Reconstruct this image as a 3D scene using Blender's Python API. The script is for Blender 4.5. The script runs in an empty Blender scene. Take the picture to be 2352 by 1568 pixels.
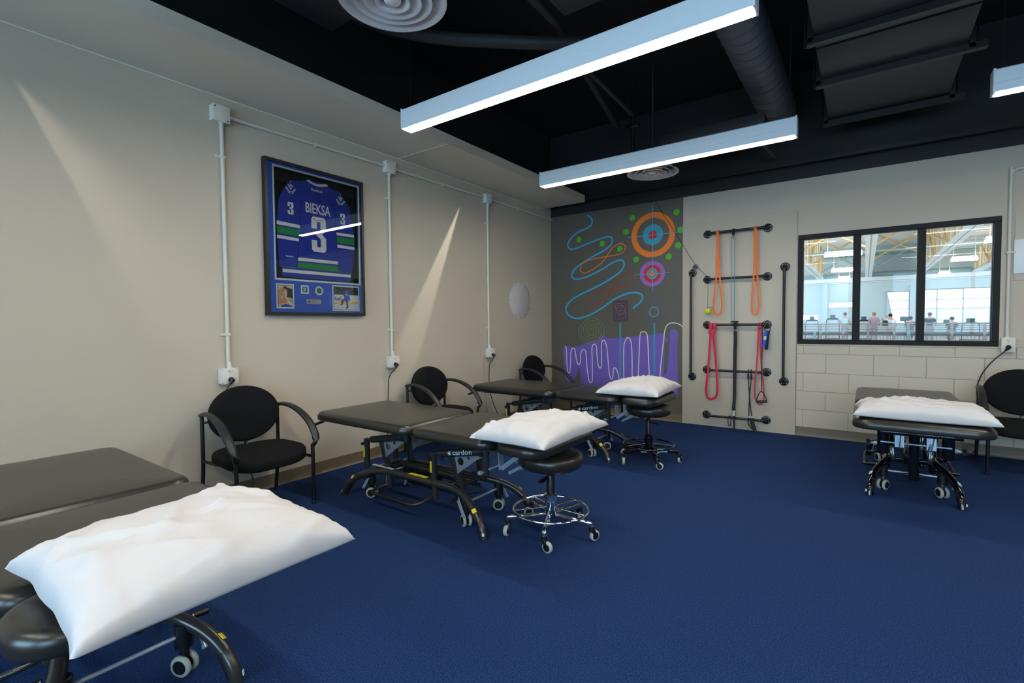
import bpy, bmesh, math, random
from math import pi, sin, cos, radians
from mathutils import Vector, Matrix, noise, Euler
from mathutils.geometry import tessellate_polygon
random.seed(7)
scene = bpy.context.scene
COL = scene.collection

# ------------------------------------------------------------------ camera
cam_data = bpy.data.cameras.new('camera')
cam_data.sensor_width = 36.0
cam_data.lens = 1125.17 / 2352 * 36.0
cam_data.clip_start = 0.02
cam_data.clip_end = 400
cam = bpy.data.objects.new('camera', cam_data)
COL.objects.link(cam)
YAW, PITCH, ROLL = .624293, -.036001, -.00859
fw = Vector((-sin(YAW) * cos(PITCH), cos(YAW) * cos(PITCH), sin(PITCH)))
rt = Vector((cos(YAW), sin(YAW), 0))
up = rt.cross(fw)
r2 = cos(ROLL) * rt + sin(ROLL) * up
u2 = -sin(ROLL) * rt + cos(ROLL) * up
CAM_H = 1.245
cam.matrix_world = Matrix(((r2.x, u2.x, -fw.x, 0), (r2.y, u2.y, -fw.y, 0), (r2.z, u2.z, -fw.z, CAM_H), (0, 0, 0, 1)))
scene.camera = cam

# ------------------------------------------------------------------ world, light levels, exposure
LENS = 51.0          # luminous lens of the strip lights (the room's lamps)
GYM_LAMP = 17.0       # strip lights of the gym beyond the window
GYM_PANE = 1.1       # daylit panes in the gym's far wall
DAY = 56.0           # daylight entering per metre of rear window
SKY = 2.4            # daylight outside
world = bpy.data.worlds.new('daylight')
scene.world = world
world.use_nodes = True
bg = world.node_tree.nodes['Background']
bg.inputs[0].default_value = (0.74, 0.88, 1.0, 1)
bg.inputs[1].default_value = SKY
# daylight through the two windows of the rear wall, behind the camera
for k_, (xa_, xb_) in enumerate(((-2.9, -.3), (.5, 3.6))):
    al = bpy.data.lights.new('window_daylight', 'AREA'); al.shape = 'RECTANGLE'; al.size = xb_ - xa_; al.size_y = 1.6
    al.color = (.40, .68, 1.0); al.energy = DAY * (xb_ - xa_)
    ao = bpy.data.objects.new('window_daylight', al); COL.objects.link(ao)
    ao.location = ((xa_ + xb_) / 2, -3.45, 1.68); ao.rotation_euler = (radians(90), 0, 0)
vs = scene.view_settings
vs.view_transform = 'Standard'
vs.look = 'None'
vs.gamma = 1.0
vs.use_curve_mapping = False
vs.exposure = 0.0

# ------------------------------------------------------------------ materials
def lin(c):
    o = []
    for v in c:
        v /= 255.0
        o.append(v / 12.92 if v <= 0.04045 else ((v + 0.055) / 1.055) ** 2.4)
    return (o[0], o[1], o[2], 1.0)
_mats = {}
def mat(name, rgb, rough=.5, metal=0., bump=None, var=None, spec=.5, coat=0., emit=None, sheen=0.):
    if name in _mats: return _mats[name]
    m = bpy.data.materials.new(name); _mats[name] = m
    m.use_nodes = True
    nt = m.node_tree; N = nt.nodes; L = nt.links
    b = N['Principled BSDF']
    b.inputs['Base Color'].default_value = lin(rgb)
    b.inputs['Roughness'].default_value = rough
    b.inputs['Metallic'].default_value = metal
    b.inputs['Specular IOR Level'].default_value = spec
    b.inputs['Coat Weight'].default_value = coat
    if sheen: b.inputs['Sheen Weight'].default_value = sheen
    tc = None
    if bump or var:
        tc = N.new('ShaderNodeTexCoord')
    if var:   # (scale, rgb2, detail)
        nz = N.new('ShaderNodeTexNoise'); nz.inputs['Scale'].default_value = var[0]
        nz.inputs['Detail'].default_value = var[2] if len(var) > 2 else 3
        mx = N.new('ShaderNodeMix'); mx.data_type = 'RGBA'
        mx.inputs[6].default_value = lin(rgb); mx.inputs[7].default_value = lin(var[1])
        rp = N.new('ShaderNodeMapRange'); rp.inputs[1].default_value = .35; rp.inputs[2].default_value = .65
        L.new(tc.outputs['Object'], nz.inputs['Vector']); L.new(nz.outputs['Fac'], rp.inputs[0])
        L.new(rp.outputs[0], mx.inputs[0]); L.new(mx.outputs[2], b.inputs['Base Color'])
    if bump:  # (scale, strength, distance)
        nz = N.new('ShaderNodeTexNoise'); nz.inputs['Scale'].default_value = bump[0]; nz.inputs['Detail'].default_value = 4
        bp = N.new('ShaderNodeBump'); bp.inputs['Strength'].default_value = bump[1]; bp.inputs['Distance'].default_value = bump[2]
        L.new(tc.outputs['Object'], nz.inputs['Vector']); L.new(nz.outputs['Fac'], bp.inputs['Height']); L.new(bp.outputs[0], b.inputs['Normal'])
    if emit:
        b.inputs['Emission Color'].default_value = lin(emit[0]); b.inputs['Emission Strength'].default_value = emit[1]
    return m
def glass_mat(name, tint=(1, 1, 1, 1), ior=1.45):
    m = bpy.data.materials.new(name); m.use_nodes = True
    nt = m.node_tree; N = nt.nodes; L = nt.links
    N.remove(N['Principled BSDF'])
    tr = N.new('ShaderNodeBsdfTransparent'); tr.inputs[0].default_value = tint
    gl = N.new('ShaderNodeBsdfGlossy'); gl.inputs['Roughness'].default_value = .01
    fr = N.new('ShaderNodeFresnel'); fr.inputs[0].default_value = ior
    mx = N.new('ShaderNodeMixShader')
    L.new(fr.outputs[0], mx.inputs[0]); L.new(tr.outputs[0], mx.inputs[1]); L.new(gl.outputs[0], mx.inputs[2])
    L.new(mx.outputs[0], N['Material Output'].inputs[0])
    return m

WALL = mat('wall_paint', (191, 179, 158), .6, bump=(180, .06, .002), var=(1.2, (187, 175, 155)))
BLOCKP = mat('block_paint', (191, 180, 160), .55, bump=(90, .18, .003))
PANELP = mat('panel_paint', (192, 180, 160), .5, bump=(120, .04, .002))
SOFFIT = mat('soffit_paint', (218, 208, 188), .6, bump=(150, .05, .002))
BLACKC = mat('black_ceiling_paint', (26, 26, 28), .65, bump=(40, .1, .004))
DUCT = mat('black_duct_paint', (60, 60, 62), .5)
DUCTG = mat('grey_duct_paint', (104, 103, 107), .5)
COVE = mat('taupe_vinyl', (112, 98, 76), .45)
def carpet_mat():
    m = mat('blue_carpet', (38, 69, 114), .95, bump=(330, .9, .006), var=(190, (18, 34, 74), 2), spec=.15)
    return m
CARPET = carpet_mat()
VINYL = mat('black_vinyl', (38, 35, 30), .3, bump=(420, .05, .001), spec=.55)
CHARC = mat('charcoal_metal', (66, 65, 62), .24, .5)
GLOSSB = mat('gloss_black_metal', (14, 14, 15), .14, .2, coat=.5)
BLKP = mat('black_plastic', (18, 18, 19), .42)
ARMP = mat('black_armrest_plastic', (32, 31, 30), .42)
FABRIC = mat('black_fabric', (17, 17, 18), .9, bump=(600, .35, .002), spec=.2)
LEGM = mat('black_powder_coat', (17, 17, 18), .4)
STEEL = mat('bright_steel', (176, 190, 200), .28, .5)
CHROME = mat('chrome', (222, 224, 228), .07, 1.)
TYRE = mat('grey_tyre', (176, 178, 168), .6)
WHITEC = mat('white_cotton', (190, 187, 184), .85, bump=(260, .08, .002))
YELLOW = mat('yellow_label', (236, 204, 20), .5)
LABEL = mat('white_label', (205, 208, 210), .5)
INK = mat('dark_ink', (25, 25, 25), .6)
LETTER = mat('pale_lettering', (196, 204, 206), .5)
CREAM = mat('cream_conduit', (206, 200, 184), .45)
CREAMB = mat('cream_box', (212, 207, 194), .45)
CORD = mat('black_cord', (16, 16, 17), .5)
LAMPM = mat('white_lamp_enamel', (214, 222, 224), .4)
LENSM = mat('lamp_lens', (250, 252, 255), .5, emit=((255, 250, 242), LENS))
DIFFM = mat('white_diffuser_enamel', (214, 208, 204), .35)
WINF = mat('dark_bronze_frame', (26, 20, 17), .5, spec=.2)
GLASS = glass_mat('clear_glass', (.97, .99, .99, 1))
WGLASS = glass_mat('window_glass', (.96, .99, .99, 1), 1.22)
GALV = mat('black_wire', (40, 40, 42), .4, .5)

# ------------------------------------------------------------------ mesh builder
class MB:
    def __init__(self):
        self.v = []; self.f = []; self.mi = []; self.cur = 0
    def add(self, vs_, fs, M=None):
        o = len(self.v)
        if M is not None: vs_ = [M @ Vector(p) for p in vs_]
        self.v.extend([tuple(p) for p in vs_])
        for f in fs:
            self.f.append(tuple(i + o for i in f)); self.mi.append(self.cur)
        return self
    def bm(self, bm, M=None):
        bm.verts.index_update()
        self.add([v.co.copy() for v in bm.verts], [[v.index for v in f.verts] for f in bm.faces], M)
        bm.free(); return self
    def box(self, c, s, bev=0., M=None, rz=0., seg=2):
        b = bmesh.new(); bmesh.ops.create_cube(b, size=1.0)
        for v in b.verts: v.co = Vector((v.co.x * s[0], v.co.y * s[1], v.co.z * s[2]))
        if bev: bmesh.ops.bevel(b, geom=b.edges[:], offset=bev, segments=seg, affect='EDGES', profile=.5)
        T = Matrix.Translation(c)
        if rz: T = T @ Matrix.Rotation(rz, 4, 'Z')
        return self.bm(b, (M @ T) if M is not None else T)
    def bar(self, a, b_, w, t, bev=0., upv=(0, 0, 1)):
        a = Vector(a); b_ = Vector(b_); d = b_ - a; L = d.length; d.normalize()
        u = Vector(upv); s = d.cross(u)
        if s.length < 1e-4: s = d.cross(Vector((1, 0, 0)))
        s.normalize(); n = s.cross(d)
        M = Matrix((( d.x, s.x, n.x, 0), (d.y, s.y, n.y, 0), (d.z, s.z, n.z, 0), (0, 0, 0, 1)))
        M.translation = (a + b_) / 2
        return self.box((0, 0, 0), (L, w, t), bev, M)
    def tube(self, pts, r, n=10, closed=False, cap=True, ell=None, upv=None):
        P = [Vector(p) for p in pts]; k = len(P)
        R = r if isinstance(r, (list, tuple)) else [r] * k
        T = []
        for i in range(k):
            if closed: t = P[(i + 1) % k] - P[i - 1]
            else: t = P[min(i + 1, k - 1)] - P[max(i - 1, 0)]
            T.append(t.normalized())
        ref = Vector(upv) if upv else (Vector((0, 0, 1)) if abs(T[0].z) < .9 else Vector((1, 0, 0)))
        s = T[0].cross(ref).normalized(); vs_ = []; fs = []
        for i in range(k):
            if upv: s = T[i].cross(Vector(upv)).normalized()
            else: s = (s - T[i] * s.dot(T[i])).normalized()
            n_ = s.cross(T[i])
            for j in range(n):
                a = 2 * pi * j / n
                if ell: vs_.append(P[i] + s * (cos(a) * R[i] * ell[0]) + n_ * (sin(a) * R[i] * ell[1]))
                else: vs_.append(P[i] + (s * cos(a) + n_ * sin(a)) * R[i])
        m = k if closed else k - 1
        for i in range(m):
            q = (i + 1) % k
            for j in range(n):
                fs.append((i * n + j, i * n + (j + 1) % n, q * n + (j + 1) % n, q * n + j))
        if not closed and cap:
            fs.append(tuple(reversed(range(n)))); fs.append(tuple((k - 1) * n + j for j in range(n)))
        return self.add(vs_, [tuple(reversed(f)) for f in fs])
    def lathe(self, prof, n=24, M=None):
        vs_ = []; fs = []; k = len(prof)
        for r, z in prof:
            for j in range(n):
                a = 2 * pi * j / n; vs_.append((r * cos(a), r * sin(a), z))
        for i in range(k - 1):
            for j in range(n):
                fs.append((i * n + j, i * n + (j + 1) % n, (i + 1) * n + (j + 1) % n, (i + 1) * n + j))
        fs.append(tuple(reversed(range(n)))); fs.append(tuple((k - 1) * n + j for j in range(n)))
        return self.add(vs_, fs, M)
    def cyl(self, a, b_, r, n=16, bev=0.):
        a = Vector(a); b_ = Vector(b_); d = b_ - a; L = d.length
        M = d.to_track_quat('Z', 'Y').to_matrix().to_4x4(); M.translation = a
        pr = [(r, 0), (r, L)] if not bev else [(r - bev, 0), (r, bev), (r, L - bev), (r - bev, L)]
        return self.lathe(pr, n, M)
    def sphere(self, c, r, n=12, sc=(1, 1, 1)):
        k = n // 2; pr = [(max(r * sin(pi * i / k), 1e-4), -r * cos(pi * i / k)) for i in range(k + 1)]
        M = Matrix.Translation(c) @ Matrix.Diagonal((sc[0], sc[1], sc[2], 1))
        return self.lathe(pr, n, M)
    def prism(self, poly, w0, w1, to3, hole=None):
        """closed outline poly [(u,v)] extruded between depths w0 and w1; to3(u,v,w) -> xyz"""
        if hole is None:
            n = len(poly)
            tri = tessellate_polygon([[Vector((u, v, 0)) for u, v in poly]])
            vs_ = [to3(u, v, w0) for u, v in poly] + [to3(u, v, w1) for u, v in poly]
            fs = [tuple(t) for t in tri] + [tuple(i + n for i in reversed(t)) for t in tri]
            fs += [(i, (i + 1) % n, n + (i + 1) % n, n + i) for i in range(n)]
            return self.add(vs_, fs)
        n = len(poly)  # hole has the same number of points: a ring
        vs_ = [to3(u, v, w) for w in (w0, w1) for pl in (poly, hole) for u, v in pl]; fs = []
        for i in range(n):
            j = (i + 1) % n
            fs += [(i, j, n + j, n + i), (2 * n + i, 3 * n + i, 3 * n + j, 2 * n + j), (i, 2 * n + i, 2 * n + j, j), (n + i, n + j, 3 * n + j, 3 * n + i)]
        return self.add(vs_, fs)
    def stroke(self, pts, w, w0, w1, to3, closed=False):
        P = [Vector((p[0], p[1])) for p in pts]; k = len(P); a = []; b = []
        for i in range(k):
            t = (P[(i + 1) % k] - P[i - 1]) if closed else (P[min(i + 1, k - 1)] - P[max(i - 1, 0)])
            if t.length < 1e-9: t = Vector((1, 0))
            t.normalize(); nn = Vector((-t.y, t.x)) * (w / 2); a.append(P[i] + nn); b.append(P[i] - nn)
        vs_ = [to3(p.x, p.y, w_) for w_ in (w0, w1) for L_ in (a, b) for p in L_]; fs = []
        for i in range(k if closed else k - 1):
            j = (i + 1) % k
            fs += [(i, j, k + j, k + i), (2 * k + i, 3 * k + i, 3 * k + j, 2 * k + j), (i, 2 * k + i, 2 * k + j, j), (k + i, k + j, 3 * k + j, 3 * k + i)]
        return self.add(vs_, fs)
    def text(self, s, to3, x0, y0, h, w=None, w0=0., w1=.001, off=0., align='LEFT', shear=0.):
        vs_, fs = text_geo(s, off)
        xs = [v[0] for v in vs_]; ys = [v[1] for v in vs_]
        sx0, sx1, sy0, sy1 = min(xs), max(xs), min(ys), max(ys)
        ky = h / (sy1 - sy0); kx = (w / (sx1 - sx0)) if w else ky
        P = [((v[0] - sx0) * kx + x0 + shear * (v[1] - sy0) * ky, (v[1] - sy0) * ky + y0) for v in vs_]
        n = len(P)
        V3 = [to3(u, v, w1) for u, v in P]
        return self.add(V3, fs)
    def map(self, fn):
        self.v = [tuple(fn(Vector(p))) for p in self.v]; return self
    def build(self, name, m, parent=None, smooth=38, loc=None, tags=None):
        me = bpy.data.meshes.new(name); me.from_pydata(self.v, [], self.f)
        ms = m if isinstance(m, (list, tuple)) else [m]
        for q in ms: me.materials.append(q)
        if len(ms) > 1:
            for p, i in zip(me.polygons, self.mi): p.material_index = i
        b = bmesh.new(); b.from_mesh(me); bmesh.ops.recalc_face_normals(b, faces=b.faces[:]); b.to_mesh(me); b.free()
        if smooth:
            me.shade_smooth(); me.set_sharp_from_angle(angle=radians(smooth))
        o = bpy.data.objects.new(name, me); COL.objects.link(o)
        if parent: o.parent = parent
        if loc: o.location = loc
        if tags: tag(o, **tags)
        return o
_tg = {}
def text_geo(s, off=0.):
    if (s, off) in _tg: return _tg[(s, off)]
    c = bpy.data.curves.new('lettering', 'FONT'); c.body = s; c.offset = off; c.resolution_u = 3
    o = bpy.data.objects.new('lettering', c); COL.objects.link(o)
    bpy.context.view_layer.update()
    me = bpy.data.meshes.new_from_object(o.evaluated_get(bpy.context.evaluated_depsgraph_get()))
    g = ([tuple(v.co) for v in me.vertices], [tuple(p.vertices) for p in me.polygons])
    bpy.data.objects.remove(o); bpy.data.curves.remove(c); bpy.data.meshes.remove(me)
    _tg[(s, off)] = g
    return g
def smoothpts(pts, sub=6, closed=False):
    P = [Vector(p) for p in pts]; k = len(P); o = []
    for i in range(k if closed else k - 1):
        if closed: a, b, c, d = P[i - 1], P[i], P[(i + 1) % k], P[(i + 2) % k]
        else: a, b, c, d = P[max(i - 1, 0)], P[i], P[i + 1], P[min(i + 2, k - 1)]
        for j in range(sub):
            t = j / sub
            o.append(.5 * ((2 * b) + (c - a) * t + (2 * a - 5 * b + 4 * c - d) * t * t + (3 * b - a - 3 * c + d) * t ** 3))
    if not closed: o.append(P[-1].copy())
    return o
def rrect(w, d, r, n=6, cx=0, cy=0):
    r = max(min(r, w / 2 - 1e-4, d / 2 - 1e-4), 1e-4); o = []
    for sx, sy, a0 in ((1, 1, 0), (-1, 1, 90), (-1, -1, 180), (1, -1, 270)):
        for i in range(n + 1):
            a = radians(a0 + 90 * i / n); o.append((cx + sx * (w / 2 - r) + r * cos(a), cy + sy * (d / 2 - r) + r * sin(a)))
    return o
def circle(cx, cy, r, n=40, ry=None):
    return [(cx + r * cos(2 * pi * i / n), cy + (ry or r) * sin(2 * pi * i / n)) for i in range(n)]
def cushion(mb, w, d, h, corner, rnd, puff=.006, z0=0, n=8, cx=0, cy=0, under=.4, ell=False):
    """padded slab: outline rounded in plan, soft edges, slightly crowned top"""
    loops = []
    def outl(ins):
        if ell: return [(cx + (w / 2 - ins) * cos(2 * pi * i / 40), cy + (d / 2 - ins) * sin(2 * pi * i / 40)) for i in range(40)]
        return rrect(w - 2 * ins, d - 2 * ins, max(corner - ins, .004), n, cx, cy)
    ru = rnd * under
    for i in range(4):
        a = pi / 2 * i / 3; loops.append((ru * (1 - sin(a)), ru * (1 - cos(a))))
    for i in range(6):
        a = pi / 2 * i / 5; loops.append((rnd * (1 - cos(a)), h - rnd * (1 - sin(a))))
    m = min(w, d) / 2
    for k in (.25, .45, .7, .96):
        loops.append((rnd + (m - rnd) * k, h + puff * (1 - (1 - k) ** 2)))
    V = []; F = []
    for ins, z in loops:
        L = outl(ins); c = len(L); V += [(x, y, z0 + z) for x, y in L]
    for i in range(len(loops) - 1):
        for j in range(c): F.append((i * c + j, i * c + (j + 1) % c, (i + 1) * c + (j + 1) % c, (i + 1) * c + j))
    F.append(tuple(reversed(range(c)))); F.append(tuple((len(loops) - 1) * c + j for j in range(c)))
    return mb.add(V, F)

# ------------------------------------------------------------------ scene objects
def tag(o, label=None, cat=None, group=None, kind=None):
    if label: o['label'] = label
    if cat: o['category'] = cat
    if group: o['group'] = group
    if kind: o['kind'] = kind
    return o
def thing(name, label, cat, loc=(0, 0, 0), rz=0., group=None):
    o = bpy.data.objects.new(name, None); COL.objects.link(o)
    o.location = loc; o.rotation_euler = (0, 0, rz); o.empty_display_size = .1
    return tag(o, label, cat, group)
def struct(mb, name, m, parent=None, smooth=0):
    o = mb.build(name, m, parent, smooth)
    if not parent: o['kind'] = 'structure'
    return o
def copy_tree(o, parent=None):
    c = o.copy(); COL.objects.link(c)
    c.parent = parent
    for ch in list(o.children): copy_tree(ch, c)
    return c
def LWm(x0):   # left wall: u = y, v = z, w = out of the wall
    return lambda u, v, w: (x0 + w, u, v)
def BWm(y0):   # back wall: u = x, v = z
    return lambda u, v, w: (u, y0 - w, v)
# ================================================================== the room
XL, XR, YB, YR = -3.715, 4.6, 6.15, -3.2
ZC = 3.9
struct(MB().box(((XL + XR) / 2, (YB + YR) / 2, -.05), (XR - XL + .4, YB - YR + .4, .1)), 'floor', CARPET)
struct(MB().box(((XL + XR) / 2, (YB + YR) / 2, ZC + .05), (XR - XL + .6, YB - YR + .6, .1)), 'ceiling', BLACKC)
struct(MB().box((XL - .1, (YB + YR) / 2, 1.475), (.2, YB - YR + .4, 2.95)), 'wall_left', WALL)
struct(MB().box((XL - .1, (YB + YR) / 2, 3.425), (.2, YB - YR + .4, .95)), 'trim_1', BLACKC)
# soffit along the left wall
sf = MB().box((XL + .33, (5.93 + YR) / 2, 2.905), (.66, 5.93 - YR, .09))
so = struct(sf, 'trim_2', SOFFIT)
for y, a in ((3.28, 0),):
    MB().box((XL + .33, y, 2.8585), (.655, .006, .004)).build('joint_cover', SOFFIT, so, 0)
MB().box((XL + .006, (5.93 + YR) / 2, 2.856), (.012, 5.93 - YR, .008)).build('edge_bead', SOFFIT, so, 0)
# back wall with its window opening and block courses
WX0, WX1, WZ0, WZ1 = -.598, .982, .998, 2.174
TH = .2
def slab(mb, x0, x1, z0, z1, y0=YB, y1=YB + TH):
    return mb.box(((x0 + x1) / 2, (y0 + y1) / 2, (z0 + z1) / 2), (x1 - x0, y1 - y0, z1 - z0))
wb = MB()
slab(wb, XL - .2, -.605, 0, 2.775)
slab(wb, -.605, WX0, WZ0, 2.775); slab(wb, WX0, WX1, WZ1, 2.775); slab(wb, WX1, XR + .2, WZ0, 2.775)
slab(wb, 2.4, XR + .2, 0, WZ0)
slab(wb, -.605, 2.4, 0, WZ0, YB + .008)
wall_back = struct(wb, 'wall_back', WALL)
zs = [.002, .096, .2875, .4885, .6885, .893, .998]
for r in range(6):
    z0, z1 = zs[r], zs[r + 1]
    x = -.605; off = .077 if r in (0, 2, 4) else -.128
    js = [off + .4085 * k for k in range(-2, 8)]
    ed = [x] + [j for j in js if x + .03 < j < 2.38] + [2.4]
    for a, b in zip(ed[:-1], ed[1:]):
        MB().box(((a + b) / 2, YB + .006, (z0 + z1) / 2), (b - a - .003, .012, z1 - z0 - .003), .0025, seg=1).build('concrete_block', BLOCKP, wall_back, 30)
struct(MB().box(((WX0 + WX1) / 2 + .01, YB - .004, WZ0 - .004), (WX1 - WX0 + .03, .008, .012), .002), 'trim_4', WALL)
struct(slab(MB(), XL - .2, XR + .2, 2.775, ZC), 'trim_3', BLACKC)
# baseboards
def cove(mb, along, a, b, face):
    pr = [(0, 0), (.016, 0), (.012, .004), (.007, .012), (.005, .03), (.005, .098), (.003, .1), (0, .1)]
    if along == 'y': to = lambda u, v, w: (face + u, w, v)
    else: to = lambda u, v, w: (w, face - u, v)
    return mb.prism(pr, a, b, to)
struct(cove(MB(), 'y', YR, YB, XL), 'baseboard_left', COVE, smooth=30)
struct(cove(MB(), 'x', XL, -1.826, YB), 'baseboard_back', COVE, smooth=30)
struct(cove(MB(), 'x', -.604, XR, YB), 'baseboard_back', COVE, smooth=30)
# right wall and rear wall (behind the camera) with daylight windows
struct(MB().box((XR + .1, (YB + YR) / 2, ZC / 2), (.2, YB - YR + .4, ZC)), 'wall_right', WALL)
rw = MB()
OPS = ((-2.9, -.3), (.5, 3.6)); RZ0, RZ1 = .85, 2.5
def rslab(x0, x1, z0, z1): slab(rw, x0, x1, z0, z1, YR - .2, YR)
rslab(XL - .2, OPS[0][0], 0, ZC); rslab(OPS[0][1], OPS[1][0], 0, ZC); rslab(OPS[1][1], XR + .2, 0, ZC)
for a, b in OPS:
    rslab(a, b, 0, RZ0); rslab(a, b, RZ1, ZC)
struct(rw, 'wall_rear', WALL)
def window(name, x0, x1, z0, z1, yc, depth, bw, mull, mw, pane_w=.006):
    f = MB()
    for a, b, c, d in ((x0, x1, z0, z0 + bw), (x0, x1, z1 - bw, z1), (x0, x0 + bw, z0 + bw, z1 - bw), (x1 - bw, x1, z0 + bw, z1 - bw)):
        f.box(((a + b) / 2, yc, (c + d) / 2), (b - a, depth, d - c), .003, seg=1)
    o = struct(f, name, WINF, smooth=30)
    ed = [x0 + bw]
    for m in mull:
        MB().box((m, yc, (z0 + z1) / 2), (mw, depth, z1 - z0 - 2 * bw), .003, seg=1).build('mullion', WINF, o, 30)
        ed += [m - mw / 2, m + mw / 2]
    ed.append(x1 - bw)
    for i in range(0, len(ed), 2):
        MB().box(((ed[i] + ed[i + 1]) / 2, yc + .01, (z0 + z1) / 2), (ed[i + 1] - ed[i], pane_w, z1 - z0 - 2 * bw)).build('pane', WGLASS, o, 0)
        bd = MB()
        for xx in (ed[i] + .003, ed[i + 1] - .003):
            bd.box((xx, yc - .012, (z0 + z1) / 2), (.006, .012, z1 - z0 - 2 * bw))
        for zz in (z0 + bw + .003, z1 - bw - .003):
            bd.box(((ed[i] + ed[i + 1]) / 2, yc - .012, zz), (ed[i + 1] - ed[i], .012, .006))
        bd.build('glazing_bead', BLKP, o, 0)
    return o
window('window_1', WX0, WX1, WZ0, WZ1, YB + .05, .11, .047, (-.076, .434), .055)
for k, (a, b) in enumerate(OPS):
    window('window_%d' % (k + 2), a, b, RZ0, RZ1, YR - .1, .08, .06, ((a + b) / 2,), .06)

# ================================================================== things high in the black ceiling
# strip lights (bottom of housing at 2.73)
def strip_light(x0, x1, y, z, label, name='strip_light'):
    L = x1 - x0
    t = thing(name, label, 'ceiling light', ((x0 + x1) / 2, y, z), 0, 'suspended strip lights')
    hw = .045
    prof = [(-hw, 0), (-hw, .046), (-hw + .004, .05), (-hw, .054), (-hw, .128), (-hw + .01, .136), (hw - .01, .136), (hw, .128), (hw, .054), (hw - .004, .05), (hw, .046), (hw, 0), (hw - .006, 0), (hw - .006, .012), (-hw + .006, .012), (-hw + .006, 0)]
    MB().prism(prof, -L / 2 + .012, L / 2 - .012, lambda u, v, w: (w, u, v)).build('housing', LAMPM, t, 20)
    for s in (-1, 1):
        MB().box((s * (L / 2 - .006), 0, .068), (.012, 2 * hw + .006, .142), .003).build('end_cap', LAMPM, t)
    MB().box((0, 0, .003), (L - .026, 2 * hw - .014, .018), .005).build('lens', LENSM, t, 30)
    for s in (-1, 1):
        MB().cyl((s * (L / 2 - .05), 0, .13), (s * (L / 2 - .05), 0, ZC - z), .0018, 6).build('suspension_cable', GALV, t)
    return t
ZL = 2.60
def added_wedge_beam(t, L, side, t0, t1, soft, power):
    """added point lamp, its beam masked to a thin fan that draws a wedge on the left wall"""
    li = bpy.data.lights.new('added_wedge_light', 'POINT'); li.energy = power; li.shadow_soft_size = .012; li.color = (1, .96, .88)  # point lamp added beside the lens to throw the wedge of light
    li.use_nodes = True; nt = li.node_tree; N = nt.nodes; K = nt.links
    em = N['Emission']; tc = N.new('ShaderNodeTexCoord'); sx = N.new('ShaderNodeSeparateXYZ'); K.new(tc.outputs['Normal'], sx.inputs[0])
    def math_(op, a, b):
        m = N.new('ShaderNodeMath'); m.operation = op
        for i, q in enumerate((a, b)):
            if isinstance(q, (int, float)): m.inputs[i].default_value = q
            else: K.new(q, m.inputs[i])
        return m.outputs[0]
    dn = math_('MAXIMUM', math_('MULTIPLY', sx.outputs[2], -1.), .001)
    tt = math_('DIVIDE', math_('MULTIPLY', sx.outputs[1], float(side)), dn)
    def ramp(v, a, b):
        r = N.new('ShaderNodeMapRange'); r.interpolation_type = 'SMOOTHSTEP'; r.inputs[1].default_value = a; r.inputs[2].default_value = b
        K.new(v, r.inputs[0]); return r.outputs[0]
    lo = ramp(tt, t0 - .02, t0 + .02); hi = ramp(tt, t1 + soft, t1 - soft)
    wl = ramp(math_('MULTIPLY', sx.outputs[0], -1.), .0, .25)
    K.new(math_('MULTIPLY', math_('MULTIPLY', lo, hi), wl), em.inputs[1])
    o = bpy.data.objects.new('added_wedge_beam', li); COL.objects.link(o); o.parent = t; o.location = (-L / 2 + .03, 0, -.025)
strip_light(-2.63, -.40, 2.40, ZL, 'long white strip light hanging nearest over the middle treatment table')
far_strip = strip_light(-2.63, -.42, 4.18, ZL, 'long white strip light hanging farther back, just before the small round vent')
added_wedge_beam(far_strip, 2.21, -1, .40, .625, .035, 44.)
strip_light(.60, 2.83, 4.14, ZL, 'white strip light cut by the right edge, in the upper right corner')
strip_light(.60, 2.83, 2.40, ZL, 'white strip light overhead on the right, outside the photo')
near_strip = strip_light(-2.63, -.40, .62, ZL, 'white strip light overhead of the camera, over the nearest table')
added_wedge_beam(near_strip, 2.23, 1, .437, .95, .45, 11.)
strip_light(.60, 2.83, .62, ZL, 'white strip light overhead on the right beside the camera')
strip_light(-2.63, -.40, -1.16, ZL, 'white strip light behind the camera near the left wall')
strip_light(.60, 2.83, -1.16, ZL, 'white strip light behind the camera on the right')
# round diffusers
def diffuser(x, y, z, label):
    t = thing('round_air_diffuser', label, 'air vent', (x, y, z), 0, 'round ceiling air vents')
    M = Matrix.Identity(4)
    def ring(r0, r1, za, zb, name):
        pr = []
        for i in range(7):
            a = i / 6; pr.append((r0 + (r1 - r0) * a, za + (zb - za) * (a ** 2)))
        V = [(r, q) for r, q in pr] + [(r - .001, q + .006) for r, q in reversed(pr)]
        mb = MB(); n = 48; k = len(V)
        vs_ = [(r * cos(2 * pi * j / n), r * sin(2 * pi * j / n), q) for r, q in V for j in range(n)]
        fs = [(i * n + j, i * n + (j + 1) % n, ((i + 1) % k) * n + (j + 1) % n, ((i + 1) % k) * n + j) for i in range(k) for j in range(n)]
        mb.add(vs_, fs).build(name, DIFFM, t, 50)
    ring(.243, .186, 0, .042, 'outer_cone'); ring(.178, .138, -.004, .04, 'cone'); ring(.130, .086, -.008, .036, 'cone'); ring(.078, .046, -.012, .03, 'cone')
    MB().lathe([(.0005, -.02), (.02, -.018), (.036, -.008), (.04, .006), (.03, .02), (.0005, .024)], 32).build('centre_cap', DIFFM, t, 60)
    MB().lathe([(.186, .043), (.186, .09), (.03, .10), (.012, .12), (.012, ZC - z), (.008, ZC - z), (.008, .043)], 32).build('collar', BLACKC, t)
    return t
diffuser(-1.74, 1.52, 2.7, 'large white round air vent at the top edge of the photo')
diffuser(-1.69, 4.70, 2.69, 'small looking white round air vent below the far strip light')
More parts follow.
